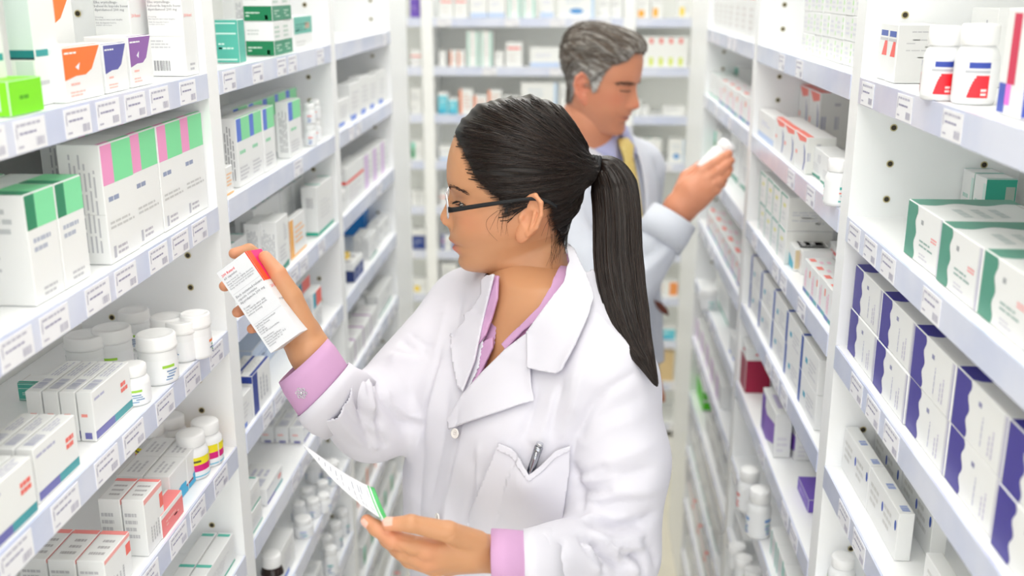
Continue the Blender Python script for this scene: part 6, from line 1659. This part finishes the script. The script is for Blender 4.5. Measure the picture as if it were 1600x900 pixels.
for i, (x, y) in enumerate([(560, 500), (572, 488)]): jar('L3', 4, x, y, .035, .055, 'white tub behind purple edged cartons', 'tub', pos=ORD[i])
row('L3', 5, 'white printed carton', d_plain, (545, 632), (612, 555), 5, .04, .05, .01)
row('L3', 6, 'white carton with orange edge', d_orangestripe, (556, 720), (618, 640), 5, .04, .05, .01)
row('L3', 7, 'white carton with green strip', d_greenstrip, (565, 800), (620, 720), 5, .04, .055, .01)
row('L3', 8, 'white printed carton', d_plain, (560, 900), (620, 800), 4, .04, .06, .01)
row('L3', 9, 'white carton with pink edge', d_pinktop, (575, 985), (625, 900), 4, .04, .06, .01)

# ---- near right bay (pixels run from the near end to the far end)
row('R1', 0, 'slim grey carton with blue-red mark', d_greyslab, (1394, 140), (1362, 130), 2, .052, .066, .016)
jar('R1', 0, 1466, 156, .036, .071, 'white bottle with blue and red label', 'brand', pos='left', rot=3.75)
jar('R1', 0, 1519, 162, .040, .074, 'white bottle with blue and red label', 'brand', pos='right', rot=3.75)
row('R1', 0, 'tall white carton with crimson stripe', d_pinkwhite, (1588, 205), (1552, 180), 1, .05, .090, .020)
row('R1', 0, 'grey white carton behind the bottles', d_greytext, (1540, 150), (1500, 140), 1, .06, .085, .105)
row('R1', 0, 'white carton with crimson stripe at frame edge', d_pinkwhite, (1680, 240), (1600, 200), 1, .05, .10, .030)
row('R1', 1, 'white carton with scalloped green end', d_greenw, (1700, 700), (1406, 415), 4, .110, .060, .013)
row('R1', 1, 'teal ended white carton', d_teallong, (1530, 350), (1430, 320), 2, .036, .064, .135)
row('R1', 2, 'white carton with scalloped purple end', d_purplew, (1640, 1010), (1319, 575), 5, .095, .0575, .010, up=2)
row('R1', 3, 'flat white carton with blue dots', d_bluedot, (1392, 885), (1296, 745), 2, .018, .060, .020, pos='front pair')
row('R1', 3, 'flat white carton with blue dots', d_bluedot, (1452, 850), (1345, 712), 2, .018, .064, .062, pos='rear pair')
row('R1', 3, 'flat white carton with blue dots', d_bluedot, (1520, 960), (1440, 880), 1, .018, .050, .030, pos='nearest')
jar('R1', 4, 1312, 925, .036, .056, 'white screw top jar', 'round')

# ---- middle right bay
row('R2', 0, 'tiny white carton with green tab', d_greendots, (1340, 95), (1252, 68), 8, .03, .034, .030, up=3)
row('R2', 1, 'white carton with red arc', d_redarc, (1252, 305), (1204, 270), 3, .045, .058, .006)
row('R2', 1, 'white carton with pale blue end', d_bluebase, (1203, 268), (1178, 248), 1, .03, .052, .008)
row('R2', 1, 'large grey-white carton with red arc', d_redarc, (1272, 262), (1236, 244), 2, .075, .100, .085)
jar('R2', 1, 1307, 320, .036, .062, 'white bottle with teal mark', 'round', ink=((60, 180, 170), (60, 180, 170), (240, 130, 120)))
row('R2', 1, 'white carton with red stripe', d_redtop, (1322, 342), (1315, 336), 1, .05, .055, .012)
row('R2', 1, 'clear fronted white carton', d_greytext, (1296, 322), (1262, 300), 2, .035, .045, .018)
row('R2', 2, 'slim white carton with teal rim', d_tealarc, (1222, 425), (1182, 365), 4, .080, .058, .008, up=2)
row('R2', 2, 'white carton with teal wedge', d_teal_tri, (1237, 442), (1224, 427), 1, .055, .040, .016)
row('R2', 2, 'white carton with beige stripes', d_orangestripe, (1250, 440), (1236, 426), 2, .05, .040, .025)
row('R2', 2, 'white carton with pink print', d_pinkstripe, (1296, 520), (1252, 455), 4, .045, .052, .008)
row('R2', 2, 'white carton with red dash', d_redtop, (1308, 500), (1286, 478), 1, .05, .050, .075)
row('R2', 3, 'white carton with blue frame', d_blueframe, (1268, 690), (1166, 500), 5, .100, .055, .008, up=2)
row('R2', 4, 'crimson and white carton', d_crimson, (1162, 625), (1153, 605), 1, .052, .100, .006)
row('R2', 4, 'white carton with purple flame', d_purplegrad, (1205, 738), (1186, 695), 1, .030, .084, .010)
row('R2', 4, 'white carton with purple sides', d_purplegrad, (1238, 740), (1222, 722), 1, .030, .060, .045)
row('R2', 4, 'small white carton with purple underside', d_purple, (1262, 800), (1244, 775), 1, .030, .022, .030, z0=0)
for i, (x, y, h) in enumerate([(1183, 836, .095), (1168, 795, .085)]):
    jar('R2', 5, x, y, .044, h, 'white bottle with %s print' % ['blue', 'red'][i], 'round', rot=2.6, ink=(((60, 110, 190), (90, 150, 214), (60, 160, 180)), ((240, 70, 60), (240, 90, 80), (240, 120, 110)))[i])
row('R2', 5, 'white carton with pale teal edge', d_tealstripes, (1232, 945), (1200, 860), 3, .04, .05, .010)
for i, (x, y) in enumerate([(1160, 905), (1150, 885), (1175, 925)]): jar('R2', 6, x, y, .036, .05, 'white screw top tub', 'tub', pos=ORD[i] + ' from divider')
row('R2', 6, 'white printed carton', d_plain, (1158, 880), (1135, 830), 2, .05, .05, .012)
row('R2', 7, 'white printed carton', d_plain, (1190, 1010), (1128, 900), 4, .05, .06, .012)

# ---- far right bay
row('R3', 0, 'tall white carton with red dash', d_redtop, (1176, 76), (1108, 54), 7, .05, .115, .012)
row('R3', 1, 'white carton with red script', d_pinkstripe, (1176, 204), (1122, 172), 5, .05, .058, .010)
row('R3', 1, 'white carton with teal foot', d_tealfoot, (1120, 172), (1102, 160), 2, .05, .060, .012)
row('R3', 1, 'white carton with dark teal flap', d_tealhalf, (1150, 150), (1116, 138), 1, .05, .075, .075)
row('R3', 2, 'tall pale grey carton', d_greytext, (1172, 320), (1138, 290), 2, .07, .115, .040)
row('R3', 2, 'white carton with green edge', d_greenstrip, (1122, 290), (1104, 276), 1, .05, .085, .030)
row('R3', 3, 'white printed carton', d_pinkstripe, (1170, 450), (1102, 385), 6, .05, .055, .010)
row('R3', 4, 'pale grey carton with teal line', d_tealfoot, (1136, 512), (1114, 492), 1, .05, .085, .030)
jar('R3', 4, 1107, 482, .045, .055, 'white tub with teal print', 'tub', ink=((90, 190, 180), (90, 190, 180), (190, 190, 200)))
row('R3', 4, 'white carton with blue foot', d_bluepeak, (1166, 575), (1140, 530), 3, .05, .05, .010)
row('R3', 5, 'white carton with lilac panel', d_lilac, (1128, 605), (1078, 520), 5, .05, .06, .010)
row('R3', 6, 'bright green flat carton', d_limecap, (1096, 668), (1074, 640), 1, .06, .03, .02, up=2)
row('R3', 6, 'white printed carton', d_plain, (1150, 760), (1100, 680), 4, .05, .05, .012)
row('R3', 7, 'pale grey printed carton', d_greytext, (1126, 780), (1075, 680), 5, .06, .06, .010)
row('R3', 8, 'white carton with pink edge', d_pinktop, (1130, 870), (1072, 740), 5, .06, .06, .010)
row('R3', 9, 'white printed carton', d_plain, (1130, 970), (1072, 830), 5, .06, .06, .010)

# ---- shelving across the end of the aisle
def bs(k): return ZS[k]
def brow(bay, k, desc, fn, x0, x1, n=1, h=.06, pos='', d=.06, back=.015, hs=None, y=None):
    yy = {0: 36, 1: 103, 2: 180, 3: 250, 4: 322, 5: 394, 6: 462, 7: 530}[k]
    row(bay, k, desc, fn, (x0, yy), (x1, yy), n, d, h, back, pos=pos, hs=hs, gap=.003)
brow('B1', 0, 'purple carton', d_purple, 641, 667, 1, .07)
brow('B1', 1, 'white carton with red line', d_redline, 642, 664, 1, .06)
brow('B1', 2, 'off-white carton', d_plain, 642, 661, 1, .095)
brow('B1', 3, 'white carton with green strip', d_greenstrip, 643, 668, 1, .075)
brow('B1', 4, 'white printed carton', d_plain, 643, 668, 2, .055)
brow('B1', 5, 'white carton with dark edge', d_navybox, 644, 668, 1, .08)
brow('B1', 6, 'white carton with yellow square', d_yellowdot, 643, 668, 1, .055)
brow('B1', 7, 'white printed carton', d_plain, 643, 668, 2, .06)
brow('B2', 0, 'white carton with pale pink print', d_redtop, 687, 732, 2, .075)
brow('B2', 0, 'white carton with pale blue print', d_bluebase, 735, 790, 2, .08)
brow('B2', 0, 'white carton with pale green print', d_tealstripes, 793, 838, 2, .085)
brow('B2', 0, 'tall white carton with blue base', d_bluebase, 844, 866, 1, .09)
brow('B2', 0, 'wide white carton with cyan print', d_bluespot, 872, 930, 1, .085)
brow('B2', 0, 'white printed carton', d_plain, 936, 972, 2, .07)
brow('B2', 1, 'small white carton', d_plain, 686, 698, 1, .055)
brow('B2', 1, 'white carton with orange lid', d_orangestripe, 703, 728, 2, .058)
brow('B2', 1, 'tall white carton with teal stripes', d_tealstripes, 729, 771, 2, .128)
brow('B2', 1, 'cream carton', d_plain, 763 + 10, 788, 1, .055)
brow('B2', 1, 'white carton with red header', d_redtop, 790, 817, 1, .088)
brow('B2', 1, 'wide white carton with pale blue base', d_bluebase, 828, 876, 1, .07)
brow('B2', 1, 'white printed carton', d_plain, 920, 972, 2, .07)
brow('B2', 2, 'cyan carton', d_cyan, 685, 717, 2, .068, hs=[.080, .060])
brow('B2', 2, 'white carton with orange edge', d_orangestripe, 718, 785, 3, .09, hs=[.092, .070, .090])
brow('B2', 2, 'white carton with blue base', d_bluebase, 787, 812, 1, .068)
brow('B2', 2, 'large white carton with blue heading', d_bluespot, 814, 872, 1, .118)
brow('B2', 2, 'tall white carton', d_plain, 874, 890, 1, .118)
brow('B2', 3, 'white carton with pale print', d_bluebase, 687, 740, 3, .055)
brow('B2', 4, 'white carton with red foot', d_redline, 688, 760, 4, .055)
brow('B2', 5, 'white carton with blue edge', d_bluewhite, 690, 740, 3, .06)
brow('B2', 6, 'white carton with grey print', d_plain, 690, 740, 2, .10, hs=[.12, .06])
brow('B2', 3, 'white carton with green line', d_tealfoot, 920, 978, 2, .06)
brow('B3', 0, 'white carton with orange figure', d_orangefig, 992, 1016, 1, .07)
brow('B3', 0, 'tall white carton with orange figure', d_orangefig, 1017, 1036, 1, .085)
brow('B3', 0, 'white carton with yellow figure', d_yellowdot, 1058, 1078, 1, .075)
brow('B3', 1, 'white carton with red and lime squares', d_redyellow, 994, 1076, 1, .11)
brow('B3', 2, 'white tub shaped carton', d_plain, 990, 1014, 2, .05, hs=[.055, .035])
brow('B3', 2, 'low wide white carton', d_plain, 1036, 1072, 1, .035)
brow('B3', 3, 'white carton with teal foot', d_tealfoot, 988, 1034, 2, .088)
brow('B3', 3, 'white carton with blue spot', d_bluespot, 1044, 1070, 1, .088)
brow('B3', 4, 'white carton with salmon foot', d_redline, 990, 1032, 3, .065)
brow('B3', 6, 'white carton with orange end', d_orangeend, 1012, 1060, 1, .065)
brow('B3', 7, 'white carton with teal square', d_cyan, 1030, 1056, 1, .05)
row('B3', 8, 'tan cardboard carton', d_tan, (1030, 600), (1052, 600), 1, .06, .13, .015)
